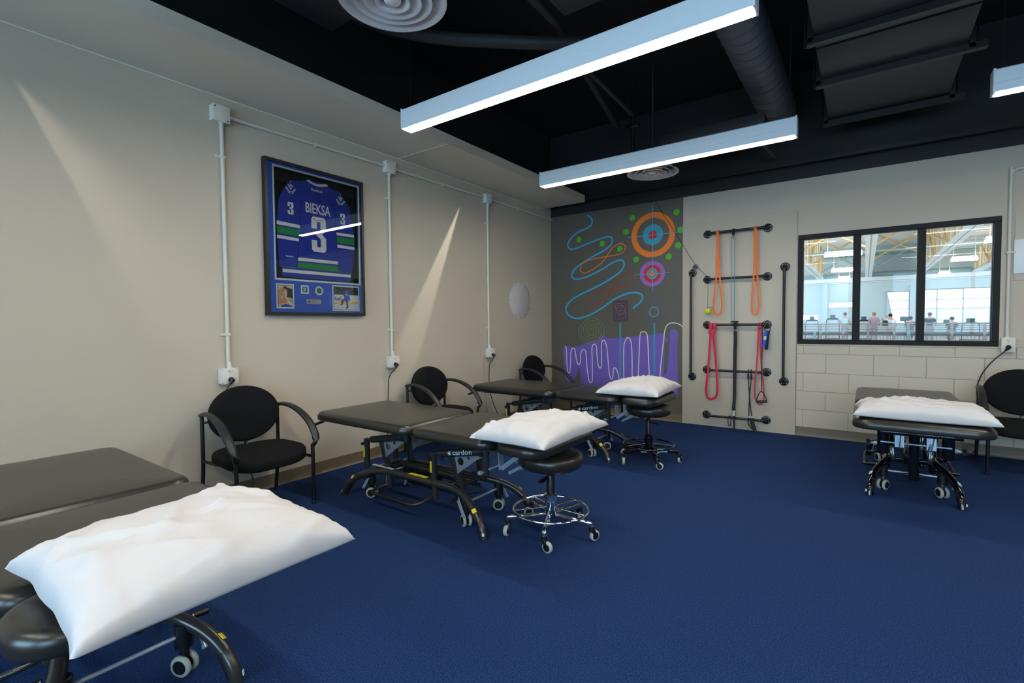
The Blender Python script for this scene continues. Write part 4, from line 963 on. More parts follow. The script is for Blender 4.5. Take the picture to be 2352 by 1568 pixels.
    # head section strut brackets and cross rod
    for s in (-1, 1):
        b = MB().bar((.655, s * .085, .53), (.668, s * .085, .37), .05, .006, upv=(1, 0, 0)).build('strut_bracket', STEEL, t)
        MB().bar((.668, s * .085, .375), (.83, s * .085, .50), .026, .005, upv=(0, 1, 0)).build('strut', STEEL, b)
        if hl > .3: MB().bar((.70, s * .06, .345), (.86, s * .06, .44), .018, .005, upv=(0, 1, 0)).build('strut', STEEL, b)
    MB().cyl((.655, -.19, .395), (.655, .19, .395), .007, 10).build('cross_rod', STEEL, t)
    # casters and central brake rods, pedals
    for e in (-1, 1):
        for s in (-1, 1):
            x = e * .45; y = s * .166
            cs = MB().cyl((x, y, .10), (x, y, .185), .03, 16, .004).box((x, y, .075), (.036, .022, .05), .004).build('caster', BLKP, t)
            ca, sa = cos(.5 * e * s), sin(.5 * e * s)
            for q in (-1, 1):
                o = Vector((x + .0 - q * .018 * sa, y + q * .018 * ca, .038)); n = Vector((-sa, ca, 0))
                MB().cyl(o - n * .009, o + n * .009, .038, 22, .005).build('tyre', TYRE, cs, 50)
                MB().cyl(o - n * .0105, o + n * .0105, .026, 18, .002).build('wheel_hub', BLKP, cs)
            lv = MB().bar((x + e * -.035, s * .206, .182), (x + e * .03, s * .22, .078), .022, .004, upv=(0, 1, 0)).build('brake_pedal', STEEL, t)
            MB().cyl((x + e * -.035, s * .2, .178), (x + e * -.038, s * .262, .172), .0115, 12, .002).build('pedal_grip', BLKP, lv)
            MB().cyl((x + e * .03, s * .212, .082), (x + e * .03, s * .226, .082), .008, 8).build('pedal_pin', STEEL, lv)
        MB().cyl((e * .45, -.16, .145), (e * .45, .16, .145), .0075, 10).build('brake_rod', STEEL, t)
    # foot bar on both sides
    for s in (-1, 1):
        fb = MB().tube(smoothpts([(-.285, s * .14, .125), (-.315, s * .2, .11), (-.325, s * .25, .098), (-.285, s * .275, .09), (-.1, s * .275, .086), (.06, s * .275, .086), (.11, s * .26, .092), (.14, s * .2, .108), (.15, s * .14, .122)], 5), .0115, 10).build('foot_bar', fm, t, 60)
        for x in (-.29, .155): MB().cyl((x, s * .135, .095), (x, s * .135, .195), .0215, 14, .003).build('foot_bar_post', fm, fb)
        MB().tube([(-.25, s * .275, .0885), (.03, s * .275, .0855)], .0135, 10).build('rubber_sleeve', BLKP, fb)
    # release lever at the foot end
    lv = MB().tube(smoothpts([(-.70, -.24, .54), (-.83, -.26, .528), (-.875, -.268, .524)], 4), .0065, 8).build('release_lever', STEEL, t)
    MB().tube([(-.87, -.267, .524), (-.90, -.275, .514), (-.955, -.29, .492)], .0105, 10).build('lever_grip', BLKP, lv)
    return t
def tri_poly(mb, loops, w0, w1, to):
    vec = [[Vector((u, v, 0)) for u, v in L] for L in loops]
    tri = tessellate_polygon(vec); flat = [p for L in loops for p in L]; n = len(flat)
    V = [to(u, v, w0) for u, v in flat] + [to(u, v, w1) for u, v in flat]
    F = [tuple(q) for q in tri] + [tuple(i + n for i in reversed(q)) for q in tri]
    k = 0
    for L in loops:
        m = len(L)
        F += [(k + i, k + (i + 1) % m, n + k + (i + 1) % m, n + k + i) for i in range(m)]; k += m
    mb.add(V, F)
T1 = make_table('treatment table nearest the camera in the lower left corner, brown black padding', hl=.265)
T2 = make_table('treatment table in the middle of the photo, between the two black chairs')
T3 = copy_tree(T2); T3['label'] = 'treatment table farthest back on the left, in front of the mural'
T4 = make_table('glossy black framed treatment table end on below the window on the right', GLOSSB, LABEL, 0., True)
T1.location = (-2.415, .535, 0); T2.location = (-2.43, 2.415, 0); T3.location = (-2.50, 4.275, 0)
T4.location = (.29, 4.955, 0); T4.rotation_euler = (0, 0, -pi / 2)

# ================================================================== pillows
def pillow(label, loc, rz, a, b, T, seed, tilt=(0, 0), n=56, m=40, sag=0., ears=.02, wr=1.):
    V = []; F = []; rn = random.Random(seed); off = Vector((rn.random() * 50, rn.random() * 50, seed))
    folds = [(rn.uniform(-.9, .9), rn.uniform(-.9, .9), rn.uniform(0, pi), rn.uniform(.25, .6), rn.uniform(.006, .017)) for _ in range(int(22 * wr))]
    def shape(u, v, top):
        eu = abs(u); ev = abs(v)
        pu = 1 - .04 * (1 - ev ** 2) * eu ** 6 ; pv = 1 - .055 * (1 - eu ** 2) * ev ** 6
        x = u * a / 2 * (pu + ears * (eu * ev) ** 5); y = v * b / 2 * (pv + ears * 1.2 * (eu * ev) ** 5)
        x += .008 * noise.noise(Vector((u * 2.3, v * 2.3, 3)) + off) * (1 - .3 * eu); y += .010 * noise.noise(Vector((u * 2.1, v * 2.1, 9)) + off)
        prof = (max(0, 1 - eu ** 2.6) * max(0, 1 - ev ** 2.6)) ** .34
        th = T * prof
        wv = noise.noise(Vector((u * 1.7, v * 1.7, 0)) + off) * .10 + noise.noise(Vector((u * 4, v * 4, 5)) + off) * .045
        th *= 1 + wv
        # folds radiating from the seams
        edge = max(eu, ev)
        fo = 0
        for (cu, cv, an, ln, am) in folds:
            d = (u - cu) * cos(an) + (v - cv) * sin(an); e = -(u - cu) * sin(an) + (v - cv) * cos(an)
            fo += am * math.exp(-(e / .045) ** 2 - (d / ln) ** 2)
        rip = .006 * noise.noise(Vector((u * 13, v * 3, 1)) + off) * ev ** 3 + .006 * noise.noise(Vector((u * 3, v * 13, 7)) + off) * eu ** 3
        z = (th * .80 + (fo * wr + rip * 1.8) * min(1, prof * 1.5)) if top else -th * .20
        z -= sag * (u if sag else 0)
        return Vector((x, y, z))
    for top in (1, 0):
        for j in range(m + 1):
            for i in range(n + 1):
                u = -cos(pi * i / n) * .45 + (2 * i / n - 1) * .55; v = -cos(pi * j / m) * .45 + (2 * j / m - 1) * .55
                V.append(shape(u, v, top))
    W_ = n + 1; o2 = W_ * (m + 1)
    for j in range(m):
        for i in range(n):
            q = j * W_ + i; F.append((q, q + 1, q + W_ + 1, q + W_)); F.append((o2 + q, o2 + q + W_, o2 + q + W_ + 1, o2 + q + 1))
    b_ = bmesh.new(); vs_ = [b_.verts.new(p) for p in V]
    for f in F: b_.faces.new([vs_[i] for i in f])
    bmesh.ops.remove_doubles(b_, verts=b_.verts[:], dist=.0004)
    o = MB().bm(b_).build('pillow', WHITEC, None, 80)
    tag(o, label, 'pillow', 'white pillows on the treatment tables')
    o.location = loc; o.rotation_euler = (tilt[0], tilt[1], rz)
    return o
PZ = .632
pillow('large white pillow across the head of the nearest treatment table', (-1.44, .535, .648), radians(0), .575, .60, .125, 11, ears=.012)
pillow('white pillow on the middle treatment table, above the chrome stool', (-1.49, 2.36, PZ), 0, .47, .72, .11, 23)
pillow('white pillow on the farthest left table, in front of the mural', (-1.665, 4.33, PZ), radians(3), .54, .78, .12, 35)
pillow('white pillow on the right hand table below the window', (.30, 4.12, PZ), pi / 2, .46, .69, .115, 47)

# ================================================================== chairs
def make_chair(label):
    t = thing('guest_chair', label, 'chair', (0, 0, 0), 0, 'black fabric armchairs')
    # seat: broad rounded cushion, front edge falling away
    c = MB(); cushion(c, .50, .53, .068, .18, .03, .012, .342, cx=.008)
    def sh(p):
        k = (p.x - .0) / .24
        p.z += -.024 * max(k, 0) ** 2 + .006 * (abs(p.y) / .25) ** 2
        p.y *= 1 + .05 * max(k, -1)
        return p
    c.map(sh).build('seat', FABRIC, t, 60)
    c = MB(); cushion(c, .44, .47, .022, .15, .008, 0, .324); c.map(sh).build('seat_pan', BLKP, t, 60)
    # back: oval cushion, curved round the sitter and leaning a little
    def bk(p):
        y, z, w = p.x, p.y, p.z
        return Vector((-.215 + w + .35 * y * y - .10 * (z) - .05 * abs(z) * z, y, .632 + z))
    c = MB(); cushion(c, .48, .385, .052, .1, .024, .006, 0, ell=True); c.map(bk).build('backrest', FABRIC, t, 60)
    c = MB(); cushion(c, .45, .345, .014, .1, .006, 0, -.012, ell=True); c.map(bk).build('back_shell', BLKP, t, 60)
    # frame
    for s in (-1, 1):
        y = s * .258
        MB().tube(smoothpts([(.235, y, 0), (.235, y, .30), (.232, y, .415)], 3), .0125, 12).build('leg', LEGM, t)
        MB().tube(smoothpts([(-.27, y, 0), (-.245, y, .16), (-.225, y, .30), (-.222, y, .50), (-.225, y, .65)], 4), .0125, 12).build('leg', LEGM, t)
        P = smoothpts([(-.235, y, .652), (-.15, s * .262, .668), (-.04, s * .268, .660), (.075, s * .275, .622), (.17, s * .28, .560), (.235, s * .277, .488), (.252, s * .27, .448), (.244, s * .262, .418), (.232, s * .258, .412)], 5)
        k = len(P); W = [1.0 + .45 * sin(pi * min(i / (k - 1) * 1.1, 1)) for i in range(k)]
        MB().tube(P, [.0185 * w for w in W], 12, ell=(1.05, .68), upv=(0, 0.05, 1)).build('armrest', ARMP, t, 60)
        MB().tube([(-.224, y, .345), (-.08, s * .235, .338), (.05, s * .2, .338)], .0105, 10).build('side_rail', LEGM, t)
        MB().tube([(.235, y, .335), (.12, s * .23, .338)], .0105, 10).build('front_rail', LEGM, t)
        MB().tube([(-.225, y, .60), (-.21, s * .235, .605), (-.185, s * .2, .61)], .009, 8).build('back_lug', LEGM, t)
        for x in (.235, -.27): MB().cyl((x, y, 0), (x, y, .018), .0165, 12, .003).build('glide', BLKP, t)
    MB().bar((-.14, 0, .345), (-.20, 0, .50), .03, .012, upv=(0, 1, 0)).build('back_bar', LEGM, t)
    return t
C1 = make_chair('black armchair nearest the camera, under the framed jersey')
C1.location = (-3.355, 1.68, 0)
C2 = copy_tree(C1); C2['label'] = 'black armchair behind the middle treatment table, below the second outlet box'; C2.location = (-3.37, 3.50, 0)
C3 = copy_tree(C1); C3['label'] = 'black armchair in the far corner beside the mural'; C3.location = (-3.37, 5.42, 0)
C4 = copy_tree(C1); C4['label'] = 'black armchair cut by the right edge of the photo'; C4.location = (1.075, 5.64, 0); C4.rotation_euler = (0, 0, -pi / 2)

# ================================================================== rolling stools
def make_stool(label, base, col, seat_z, loc, rz, ring_z, lever=True):
    t = thing('rolling_stool', label, 'stool', loc, rz, 'round rolling stools')
    MB().lathe([(.0005, seat_z + .003), (.10, seat_z + .002), (.16, seat_z - .002), (.183, seat_z - .012), (.1925, seat_z - .028), (.194, seat_z - .05), (.190, seat_z - .072), (.180, seat_z - .083), (.0005, seat_z - .085)], 48).build('seat', VINYL, t, 60)
    MB().lathe([(.0005, seat_z - .083), (.172, seat_z - .083), (.165, seat_z - .091), (.0005, seat_z - .091)], 40).build('seat_base', BLKP, t)
    MB().cyl((0, 0, ring_z + .09), (0, 0, seat_z - .085), .0145, 16).build('gas_column', col, t)
    MB().lathe([(.027, ring_z + .085), (.025, ring_z + .10), (.0235, seat_z - .145), (.02, seat_z - .14)], 20).build('column_cover', BLKP, t)
    lv = MB().tube(smoothpts([(-.02, -.0, seat_z - .115), (-.06, -.02, seat_z - .125), (-.09, -.03, seat_z - .105), (-.1, -.03, seat_z - .09)], 4), .005, 8)
    lv.tube(smoothpts([(.01, -.015, seat_z - .15), (.05, -.035, seat_z - .16), (.09, -.05, seat_z - .165)], 4), [.006, .007, .009, .012, .014, .015, .015, .014, .01], 10, ell=(1.3, .45), upv=(0, 0, 1))
    lv.build('height_lever', BLKP, t)
    MB().lathe([(.03, ring_z - .055), (.036, ring_z - .05), (.036, ring_z + .05), (.033, ring_z + .075), (.04, ring_z + .08), (.04, ring_z + .092), (.026, ring_z + .096)], 24).build('hub', base, t, 50)
    MB().tube([(.222 * cos(2 * pi * i / 56), .222 * sin(2 * pi * i / 56), ring_z) for i in range(56)], .0085, 10, True).build('foot_ring', base, t, 80)
    for k in range(5):
        a = 2 * pi * k / 5; d = Vector((cos(a), sin(a), 0)); zl = ring_z - .035
        MB().cyl(d * .03 + Vector((0, 0, ring_z + .012)), d * .222 + Vector((0, 0, ring_z)), .0055, 10).build('ring_spoke', base, t)
        MB().bar(d * .025 + Vector((0, 0, zl)), d * .262 + Vector((0, 0, .098)), .028, .03, .006).build('base_arm', base, t)
        p = d * .258; q = a + 1.1; n = Vector((-sin(q), cos(q), 0)); w = Vector((cos(q), sin(q), 0))
        cs = MB().cyl(p + Vector((0, 0, .062)), p + Vector((0, 0, .092)), .018, 14, .003)
        cs.bar(p + Vector((0, 0, .075)), p + w * .02 + Vector((0, 0, .034)), .036, .022, .005, upv=(0, 0, 1))
        cs = cs.build('caster', BLKP, t)
        MB().cyl(p + Vector((0, 0, .09)), p + Vector((0, 0, .102)), .009, 10).build('stem', CHROME, cs)
        o = p + w * .022 + Vector((0, 0, .031))
        MB().cyl(o - n * .011, o + n * .011, .031, 22, .004).build('tyre', TYRE, cs, 50)
        MB().cyl(o - n * .0125, o + n * .0125, .0215, 18, .002).build('wheel_hub', BLKP, cs)
    return t
S1 = make_stool('round black stool with a chrome foot ring under the middle table head', CHROME, BLKP, .49, (-1.505, 2.47, 0), radians(-72 + 5), .142)
S2 = make_stool('round black stool with an all black base in front of the mural', GLOSSB, BLKP, .515, (-1.565, 4.26, 0), radians(18), .152)
MB().text('cardon', lambda u, v, w: (u, v, w), -.04, -.012, .014, .05, 0, .118, .01).map(lambda p: Vector((p.x - .02, -.10 + p.z * .0, .112 + p.y))).build('maker_lettering', LETTER, S2, 0)
MB().box((.12, -.06, .118), (.09, .003, .03), rz=.3).build('info_label', mat('pale_blue_label', (150, 180, 214), .5), S2)
MB().box((-.13, -.05, .11), (.05, .003, .035), rz=.2).build('info_label', mat('blue_label', (40, 70, 170), .5), S1)
# ================================================================== the gym beyond the window
GW = mat('gym_wall_paint', (196, 214, 220), .7); GB = mat('gym_beam_paint', (176, 200, 206), .6); GT = mat('gym_teal_beam', (150, 182, 186), .6); TAND = mat('gym_tan_steel', (232, 200, 150), .6); GDECK = mat('gym_deck', (236, 236, 230), .7); GWHT = mat('gym_white_steel', (232, 236, 240), .5)
GREYR = mat('gym_rail_grey', (146, 140, 136), .5); GDK = mat('gym_dark_band', (98, 102, 108), .6); GMESH = mat('gym_mesh', (166, 158, 150), .6); GFLOOR = mat('gym_floor', (212, 214, 214), .6)
SKYP = mat('daylit_pane', (244, 250, 252), .3, emit=((236, 246, 252), GYM_PANE)); SKYP2 = mat('daylit_pane_low', (206, 228, 240), .3, emit=((190, 222, 242), GYM_PANE * .72))
GL = mat('gym_lamp_lens', (255, 255, 255), .5, emit=((255, 255, 255), GYM_LAMP)); EQ = mat('equipment_dark', (40, 46, 52), .5); EQT = mat('equipment_screen', (60, 92, 98), .4); EQG = mat('equipment_grey', (176, 184, 190), .5)
YG = 40.
gf = struct(MB().box((2, 25.6, -.05), (26, 38.5, .1)), 'floor', GFLOOR); 
# far wall with window openings
gw = MB()
def gs(x0, x1, z0, z1): slab(gw, x0, x1, z0, z1, YG, YG + .3)
ops = [(-4.2, -2.67, 1.30, 1.73), (-2.02, -.42, 2.12, 2.55), (1.12, 2.26, 1.0, 3.12), (2.66, 9.0, 1.0, 3.18)]
xs = [-9] + [q for o in ops for q in o[:2]] + [13]
for i in range(0, len(xs), 2): gs(xs[i], xs[i + 1], 0, 9)
for a, b, c, d in ops: gs(a, b, 0, c); gs(a, b, d, 9)
gwall = struct(gw, 'wall_far', GW)
MB().box((-2.24, YG - .1, 1.9), (.28, .2, 3.8)).build('column', GW, gwall, 0)
MB().box((2.46, YG - .12, 1.75), (.36, .24, 3.5)).build('column', GW, gwall, 0)
MB().box((2, YG - .1, 3.98), (22, .2, .26)).build('eave_beam', GWHT, gwall, 0)
MB().box((2, YG - .16, 4.28), (22, .2, .12)).build('eave_beam', GT, gwall, 0)
MB().box((2, YG - .08, 3.80), (22, .1, .05)).build('eave_trim', GWHT, gwall, 0)
for k, (a, b, c, d) in enumerate(ops):
    o = MB()
    fr_ = .05
    for p, q, r, s in ((a, b, d - fr_, d), (a, b, c, c + fr_)): slab(o, p, q, r, s, YG - .02, YG + .08)
    w = struct(o, 'window_%d' % (4 + k), GB if k < 2 else mat('gym_window_frame', (120, 134, 146), .5))
    if k < 2:
        slab(MB(), a, b, c + fr_, d - fr_, YG + .05, YG + .07).build('pane', SKYP, w, 0)
    else:
        zt = [c + fr_, 1.97, 2.52, d - fr_]
        mul = [a, b] if k == 2 else [a] + [3.6 + 1.2 * i for i in range(5)] + [b]
        for i in range(len(mul) - 1):
            for j in range(3):
                slab(MB(), mul[i] + .03, mul[i + 1] - .03, zt[j] + .02, zt[j + 1] - .02, YG + .05, YG + .07).build('pane', SKYP2 if (j == 0 and k == 3) else SKYP, w, 0)
        fm_ = MB()
        for x in mul: slab(fm_, x - .03, x + .03, c, d, YG, YG + .08)
        for z in zt[1:3]: slab(fm_, a, b, z - .02, z + .02, YG, YG + .08)
        fm_.build('mullions', GB, w, 0)
# slanted wall return beside the third window
MB().prism([(1.10, 3.14), (1.14, 3.14), (1.52, 1.0), (1.10, 1.0)], 0, .12, lambda u, v, w: (u, YG - .0 - w, v)).build('slanted_jamb', GW, gwall, 0)
# roof deck
struct(MB().box((2, 23.2, 6.18), (26, 33.5, .12)), 'ceiling', GDECK)
def girder(x, label, sd, top=6.08):
    t = thing('roof_girder', label, 'roof girder', (x, 0, 0), 0, 'white flanged roof girders of the gym')
    for s in (-1, 1):
        MB().box((s * .1, 25, 4.14), (.15, 29.6, .08)).build('bottom_flange', GWHT, t, 0)
        MB().box((s * .085, 25, 7.46), (.14, 29.6, .08)).build('top_flange', GWHT, t, 0)
    MB().box((0, 25, 4.2), (.05, 29.5, .14)).build('flange_gap_plate', TAND, t, 0)
    for k in range(40):
        y = 10.5 + .74 * k
        MB().box((0, y, (4.16 + top) / 2), (.25, .3 if k % 2 else .36, top - 4.2)).build('web_rib', (TAND, GDECK)[k % 2], t, 0)
    for k in range(6):
        y0 = 11 + 4.8 * k
        MB().bar((sd * .15, y0, 4.3), (sd * .15, y0 + 2.4, top - .1), .06, .06).build('diagonal', TAND, t, 0)
        MB().bar((sd * .15, y0 + 2.4, top - .1), (sd * .15, y0 + 4.8, 4.3), .06, .06).build('diagonal', TAND, t, 0)
    return t
girder(-2.5, 'roof girder with tan ribs seen through the left window pane', 1)
girder(.14, 'roof girder with tan ribs seen through the middle window pane', -1)
girder(2.68, 'roof girder with tan ribs crossing the right window pane', -1)
girder(5.3, 'roof girder farthest right seen behind the right window pane', -1, 5.57)
ORD = ['first', 'second', 'third', 'fourth', 'fifth', 'sixth', 'seventh', 'eighth', 'ninth', 'tenth', 'eleventh', 'twelfth', 'thirteenth', 'fourteenth', 'fifteenth', 'sixteenth', 'seventeenth', 'eighteenth', 'nineteenth', 'twentieth']
struct(MB().box((6.3, 25.5, 5.62), (6.5, 29, .06)), 'ceiling', TAND)
for i in range(20):
    o = MB().box((6.3, 12.5 + 1.35 * i, 5.48), (6.5, .34, .2)).build('roof_purlin', GWHT, None, 0)
    tag(o, ORD[i] + ' white roof purlin from the window, beyond the right pane', 'purlin', 'gym roof purlins')
for i in range(5):
    y = 14 + 6 * i
    for bay, (xa, xb) in (('left', (-2.5, .12)), ('right', (.12, 2.68))):
        for n_, (za, zb) in enumerate(((4.35, 5.95), (5.95, 4.35))):
            o = MB().cyl((xa, y + .1 * n_, za), (xb, y + .1 * n_, zb), .045, 8).build('brace_rod', TAND if i < 4 else GB)
            tag(o, ORD[i] + ' tan brace rod from the window, %s girder bay, %s rightwards' % (bay, ('rising', 'falling')[n_]), 'brace', 'gym roof brace rods')
    o = MB().box((2, y + .4, 4.95 if i % 2 else 5.4), (22, .16, .18)).build('cross_beam', GB if i % 2 else GT, None, 0)  # cross beam that runs through the roof girders
    tag(o, ORD[i] + ' pale cross beam from the window under the gym roof', 'beam', 'gym cross beams')
for z, y, w_ in ((4.6, 21., 'middle'), (4.55, 29., 'far'), (5.1, 17., 'near')):
    o = MB().cyl((-8, y, z), (12, y, z), .025, 8).build('reflection_rod', GWHT); tag(o, 'thin white rod in the gym, standing for a lamp reflection in the window glass, the %s one of three' % w_, 'pipe', 'gym reflection rods')  # white rods standing for strip light reflections in the window glass
def gym_light(x0, x1, y, z, label):
    t = thing('gym_strip_light', label, 'ceiling light', ((x0 + x1) / 2, y, z), 0, 'strip lights of the gym')
    MB().box((0, 0, .07), (x1 - x0, .22, .1), .02).build('housing', GWHT, t)
    MB().box((0, 0, -.01), (x1 - x0 - .04, .26, .09)).build('lens', GL, t, 0)
    MB().box((0, 0, .135), (x1 - x0 - .1, .2, .02)).build('added_uplight', GL, t, 0)  # glowing strip added on top to brighten the gym roof
    for s in (-1, 1): MB().cyl((s * (x1 - x0) * .4, 0, .1), (s * (x1 - x0) * .4, 0, 6.1 - z), .012, 6).build('hanger', GWHT, t)
LP = 'gym strip light '
gym_light(-1.5, -.12, 25.5, 4.1, LP + 'high in the left window pane, the longest one'); gym_light(-1.62, -.3, 33.6, 4.1, LP + 'in the middle of the left window pane')
gym_light(-1.5, -.8, 38.8, 4.0, LP + 'lowest in the left window pane'); gym_light(3.28, 4.25, 31.4, 4.1, LP + 'in the middle of the right window pane')
gym_light(3.5, 4.05, 38.6, 4.0, LP + 'lowest in the right window pane'); gym_light(3.48, 4.9, 24.6, 4.1, LP + 'high at the right edge of the right window pane')
for xx, sd_ in ((-5.2, 'left'), (5.6, 'right')):  # unseen lamp rows added to brighten the gym
    for k_ in range(5): gym_light(xx, xx + 1.7, 14.5 + 5.5 * k_, 4.1, LP + 'added out of sight to the %s to light the roof, %s row from the window' % (sd_, ORD[k_]))
gym_light(.9, 2.3, 17.5, 4.6, LP + 'at the top of the middle window pane'); gym_light(-1.9, -.8, 17.5, 4.6, LP + 'at the top of the left window pane')
# guard rail of the opposite walkway
gr = thing('guard_rail', 'long grey metal guard rail with mesh panels across the gym', 'railing', (.8, 25, 0))
for z, r in ((1.12, .03), (1.03, .018), (.95, .014)):
    MB().cyl((-6, 0, z), (6, 0, z), r, 8).build('rail', GREYR, gr)
MB().box((0, 0, .875), (12, .07, .035)).build('rail', mat('gym_dark_rail', (120, 116, 116), .5), gr)
MB().box((0, .02, .72), (12, .03, .16)).build('kick_panel', GDK, gr, 0)
k = MB()
for i in range(110): k.box((-5.95 + .109 * i, .02, .52), (.018, .012, .24))
for z in (.42, .47, .52, .57, .62): k.box((0, .02, z), (12, .012, .014))
mo = k.build('mesh_panel', GMESH, gr, 0); mo['kind'] = 'stuff'
for x in (-2.35, -1.55, -.69, .16, .6, 1.9, 2.81): MB().box((x, 0, .56), (.09, .06, 1.12)).build('post', GREYR, gr, 0)
for x in (-2.56, .61): MB().box((x, -.05, .66), (.11, .06, .36)).build('bracket', mat('gym_bracket', (130, 160, 172), .5), gr, 0)
# ---- exercise machines
def treadmill(x, label, screen=(.26, .2), z=1.5, m=EQ, y=35.6):
    t = thing('treadmill', label, 'treadmill', (x, y, 0), 0, 'treadmills facing the gym windows')
    MB().box((0, -.5, .1), (.8, 1.8, .2), .03).build('deck', EQ, t)
    for s in (-1, 1):
        MB().tube(smoothpts([(s * .36, .1, .15), (s * .34, .05, .9), (s * .3, .1, z - .22), (s * .14, .15, z - .12)], 4), .022, 8).build('upright', m, t)
        MB().tube([(s * .33, .05, 1.05), (s * .33, -.5, 1.02)], .022, 8).build('handrail', m, t)
    MB().box((0, .12, z - .16), (.5, .08, .1), .02).build('console', m, t)
    MB().box((0, .12, z - .02), (screen[0], .05, screen[1]), .01).build('screen', EQT if m is EQ else EQ, t)
    return t
treadmill(-2.68, 'empty treadmill farthest left in the window', z=1.46); treadmill(-1.6, 'empty treadmill with a dark screen left of the man in the light shirt', z=1.54)
treadmill(-.06, 'treadmill half hidden behind the left window mullion', z=1.42)
treadmill(4.6, 'treadmill farthest right with an open frame screen', (.36, .22), 1.24)
# ---- people exercising, seen from behind
def person(x, y, zf, label, J, top, bottom, hair, hat=None, skin=(206, 160, 130), arms=None, hh=None):
    """one continuous skinned figure; J: dict of joint positions relative to (x, y, zf)"""
    names = ['pelvis', 'waist', 'chest', 'neck', 'head', 'crown', 'shl', 'ell', 'hal', 'shr', 'elr', 'har', 'hipl', 'knl', 'anl', 'tol', 'hipr', 'knr', 'anr', 'tor']
    ed = [(0, 1), (1, 2), (2, 3), (3, 4), (4, 5), (2, 6), (6, 7), (7, 8), (2, 9), (9, 10), (10, 11), (0, 12), (12, 13), (13, 14), (14, 15), (0, 16), (16, 17), (17, 18), (18, 19)]
    R = dict(pelvis=(.15, .11), waist=(.14, .10), chest=(.17, .11), neck=(.055, .055), head=(.085, .095), crown=(.07, .08), shl=(.075, .075), ell=(.048, .048), hal=(.035, .04), shr=(.075, .075), elr=(.048, .048), har=(.035, .04), hipl=(.095, .095), knl=(.062, .062), anl=(.042, .045), tol=(.04, .03), hipr=(.095, .095), knr=(.062, .062), anr=(.042, .045), tor=(.04, .03))
    me = bpy.data.meshes.new('person'); me.from_pydata([J[n] for n in names], ed, [])
    o = bpy.data.objects.new('person', me); COL.objects.link(o)
    sk = o.modifiers.new('skin', 'SKIN'); sk.use_smooth_shade = True
    lay = me.skin_vertices[0].data
    for i, n in enumerate(names): lay[i].radius = R[n]
    lay[0].use_root = True
    sb = o.modifiers.new('smooth', 'SUBSURF'); sb.levels = 1; sb.render_levels = 1
    bpy.context.view_layer.update()
    m2 = bpy.data.meshes.new_from_object(o.evaluated_get(bpy.context.evaluated_depsgraph_get()))
    o.modifiers.clear(); o.data = m2; bpy.data.meshes.remove(me)
    m2.name = 'person'; m2.materials.clear()
    for q in (mat('person_skin', skin, .6), top, bottom, mat('shoe', (60, 60, 64), .6)): m2.materials.append(q)
    zp = J['pelvis'][2]; zn = J['neck'][2]
    for p in m2.polygons:
        c = p.center
        d = {n: (Vector(J[n]) - c).length for n in names}
        n = min(d, key=d.get)
        if n in ('head', 'crown', 'neck', 'hal', 'har', 'ell', 'elr'): i = 0
        elif n in ('waist', 'chest', 'shl', 'shr'): i = 1
        elif n in ('tol', 'tor'): i = 3
        else: i = 2
        p.material_index = i
    o.location = (x, y, zf); tag(o, label, 'person', 'people exercising in the gym')
    h = Vector(J['crown']) * .65 + Vector(J['head']) * .35
    MB().sphere(tuple(h + Vector((0, -.025, .02))), .105, 14, (.95, 1.05, 1.0)).build('hair', hair, o, 80)
    return o
def standing(lean=.0, arm=None):
    J = dict(pelvis=(0, 0, .95), waist=(0, .02 + lean * .3, 1.1), chest=(0, .03 + lean * .8, 1.33), neck=(0, .04 + lean, 1.50), head=(0, .07 + lean * 1.2, 1.60), crown=(0, .08 + lean * 1.3, 1.69),
             shl=(-.19, .03 + lean, 1.40), ell=(-.25, .02 + lean, 1.13), hal=(-.24, .2 + lean, 1.03), shr=(.19, .03 + lean, 1.40), elr=(.25, .02 + lean, 1.13), har=(.24, .2 + lean, 1.03),
             hipl=(-.1, 0, .88), knl=(-.11, .06, .50), anl=(-.11, -.06, .09), tol=(-.11, .1, .04), hipr=(.1, 0, .88), knr=(.1, -.02, .50), anr=(.1, .02, .09), tor=(.1, .18, .04))
    if arm: J.update(arm)
    return J
def seated(dz=0):
    J = dict(pelvis=(0, 0, .62), waist=(0, -.02, .76), chest=(0, .0, .98), neck=(0, .04, 1.14), head=(0, .07, 1.23), crown=(0, .08, 1.32), shl=(-.18, .02, 1.05), ell=(-.23, .14, .83), hal=(-.2, .36, .85), shr=(.18, .02, 1.05), elr=(.23, .14, .83), har=(.2, .36, .85),
             hipl=(-.1, .05, .60), knl=(-.13, .42, .64), anl=(-.12, .55, .24), tol=(-.12, .66, .2), hipr=(.1, .05, .60), knr=(.13, .42, .58), anr=(.12, .62, .2), tor=(.12, .74, .18))
    return J
HD = mat('dark_hair', (38, 32, 30), .8); HB_ = mat('brown_hair', (110, 84, 64), .8)
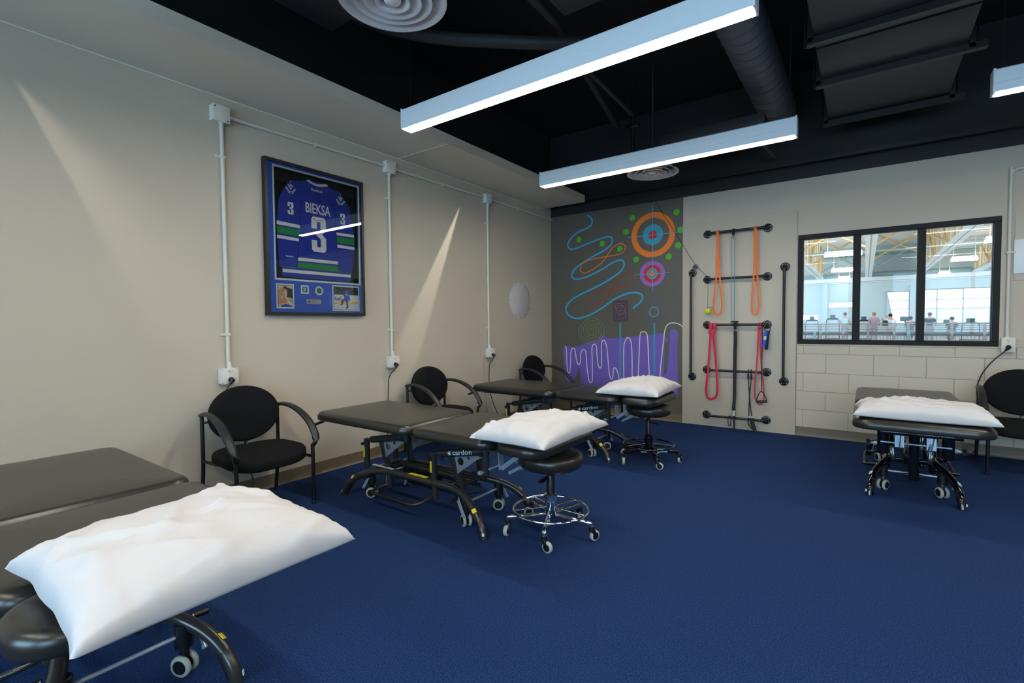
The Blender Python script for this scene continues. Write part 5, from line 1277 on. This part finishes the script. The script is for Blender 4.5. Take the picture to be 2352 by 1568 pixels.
person(-.96, 35, -.02, 'man in a pale blue shirt on a treadmill, seen from behind', standing(), mat('pale_blue_shirt', (176, 212, 224), .8), mat('grey_shorts', (150, 146, 150), .8), HB_)
person(.42, 35, -.04, 'woman in a lilac hoodie with fair hair tied up', standing(), mat('lilac_hoodie', (170, 142, 178), .8), mat('grey_tights', (150, 150, 160), .8), mat('fair_hair', (150, 128, 96), .8))
person(1.17, 35, -.13, 'person in a white shirt holding one arm up to the head', standing(0, dict(ell=(-.42, .05, 1.43), hal=(-.1, .06, 1.66))), mat('white_shirt', (224, 232, 240), .8), mat('light_trousers', (190, 190, 196), .8), HD)
bag = MB(); cushion(bag, .26, .14, .3, .06, .05, .01, 0); bag.build('bag', EQ, None, 60, (.93, 34.9, .95)); tag(bpy.data.objects['bag'], 'dark bag beside the person in the white shirt', 'bag')
person(2.05, 35, .06, 'dark clothed person bent forward beside the wide teal screen', seated(), mat('navy_top', (44, 56, 84), .8), mat('grey_trousers', (140, 144, 152), .8), HD)
person(2.87, 35, -.10, 'man in a navy t-shirt, tallest in the right window pane', standing(), mat('navy_tee', (28, 44, 78), .8), mat('grey_shorts', (150, 146, 150), .8), HB_)
person(3.78, 35, .02, 'seated person in a dark top in the right window pane', seated(), mat('dark_top', (34, 44, 66), .8), mat('grey_trousers', (140, 144, 152), .8), HD)
for x, z, sx, sc, zs in ((2.05, .06, -.2, (.44, .26), 1.34), (3.78, .02, -.14, (.26, .2), 1.18)):
    t = thing('exercise_bike', 'exercise bike under the ' + ('bent person, with a wide teal screen' if x < 3 else 'seated person in the right pane, with a small screen'), 'exercise bike', (x, 35, 0), 0, 'exercise bikes of the gym')
    c = MB(); cushion(c, .34, .34, .08, .1, .03, .01, .42 + z); c.build('saddle', EQ, t, 60)
    MB().cyl((0, 0, 0), (0, 0, .43 + z), .04, 10).build('seat_post', EQG, t)
    MB().box((0, .4, .03), (.4, 1.4, .06), .02).build('base', EQG, t)
    MB().tube([(0, .95, .05), (sx * .5, .95, .8), (sx, .9, zs - .1)], .035, 8).build('mast', EQ, t)
    MB().box((sx, .88, zs), (sc[0], .05, sc[1]), .01).build('screen', EQT, t)
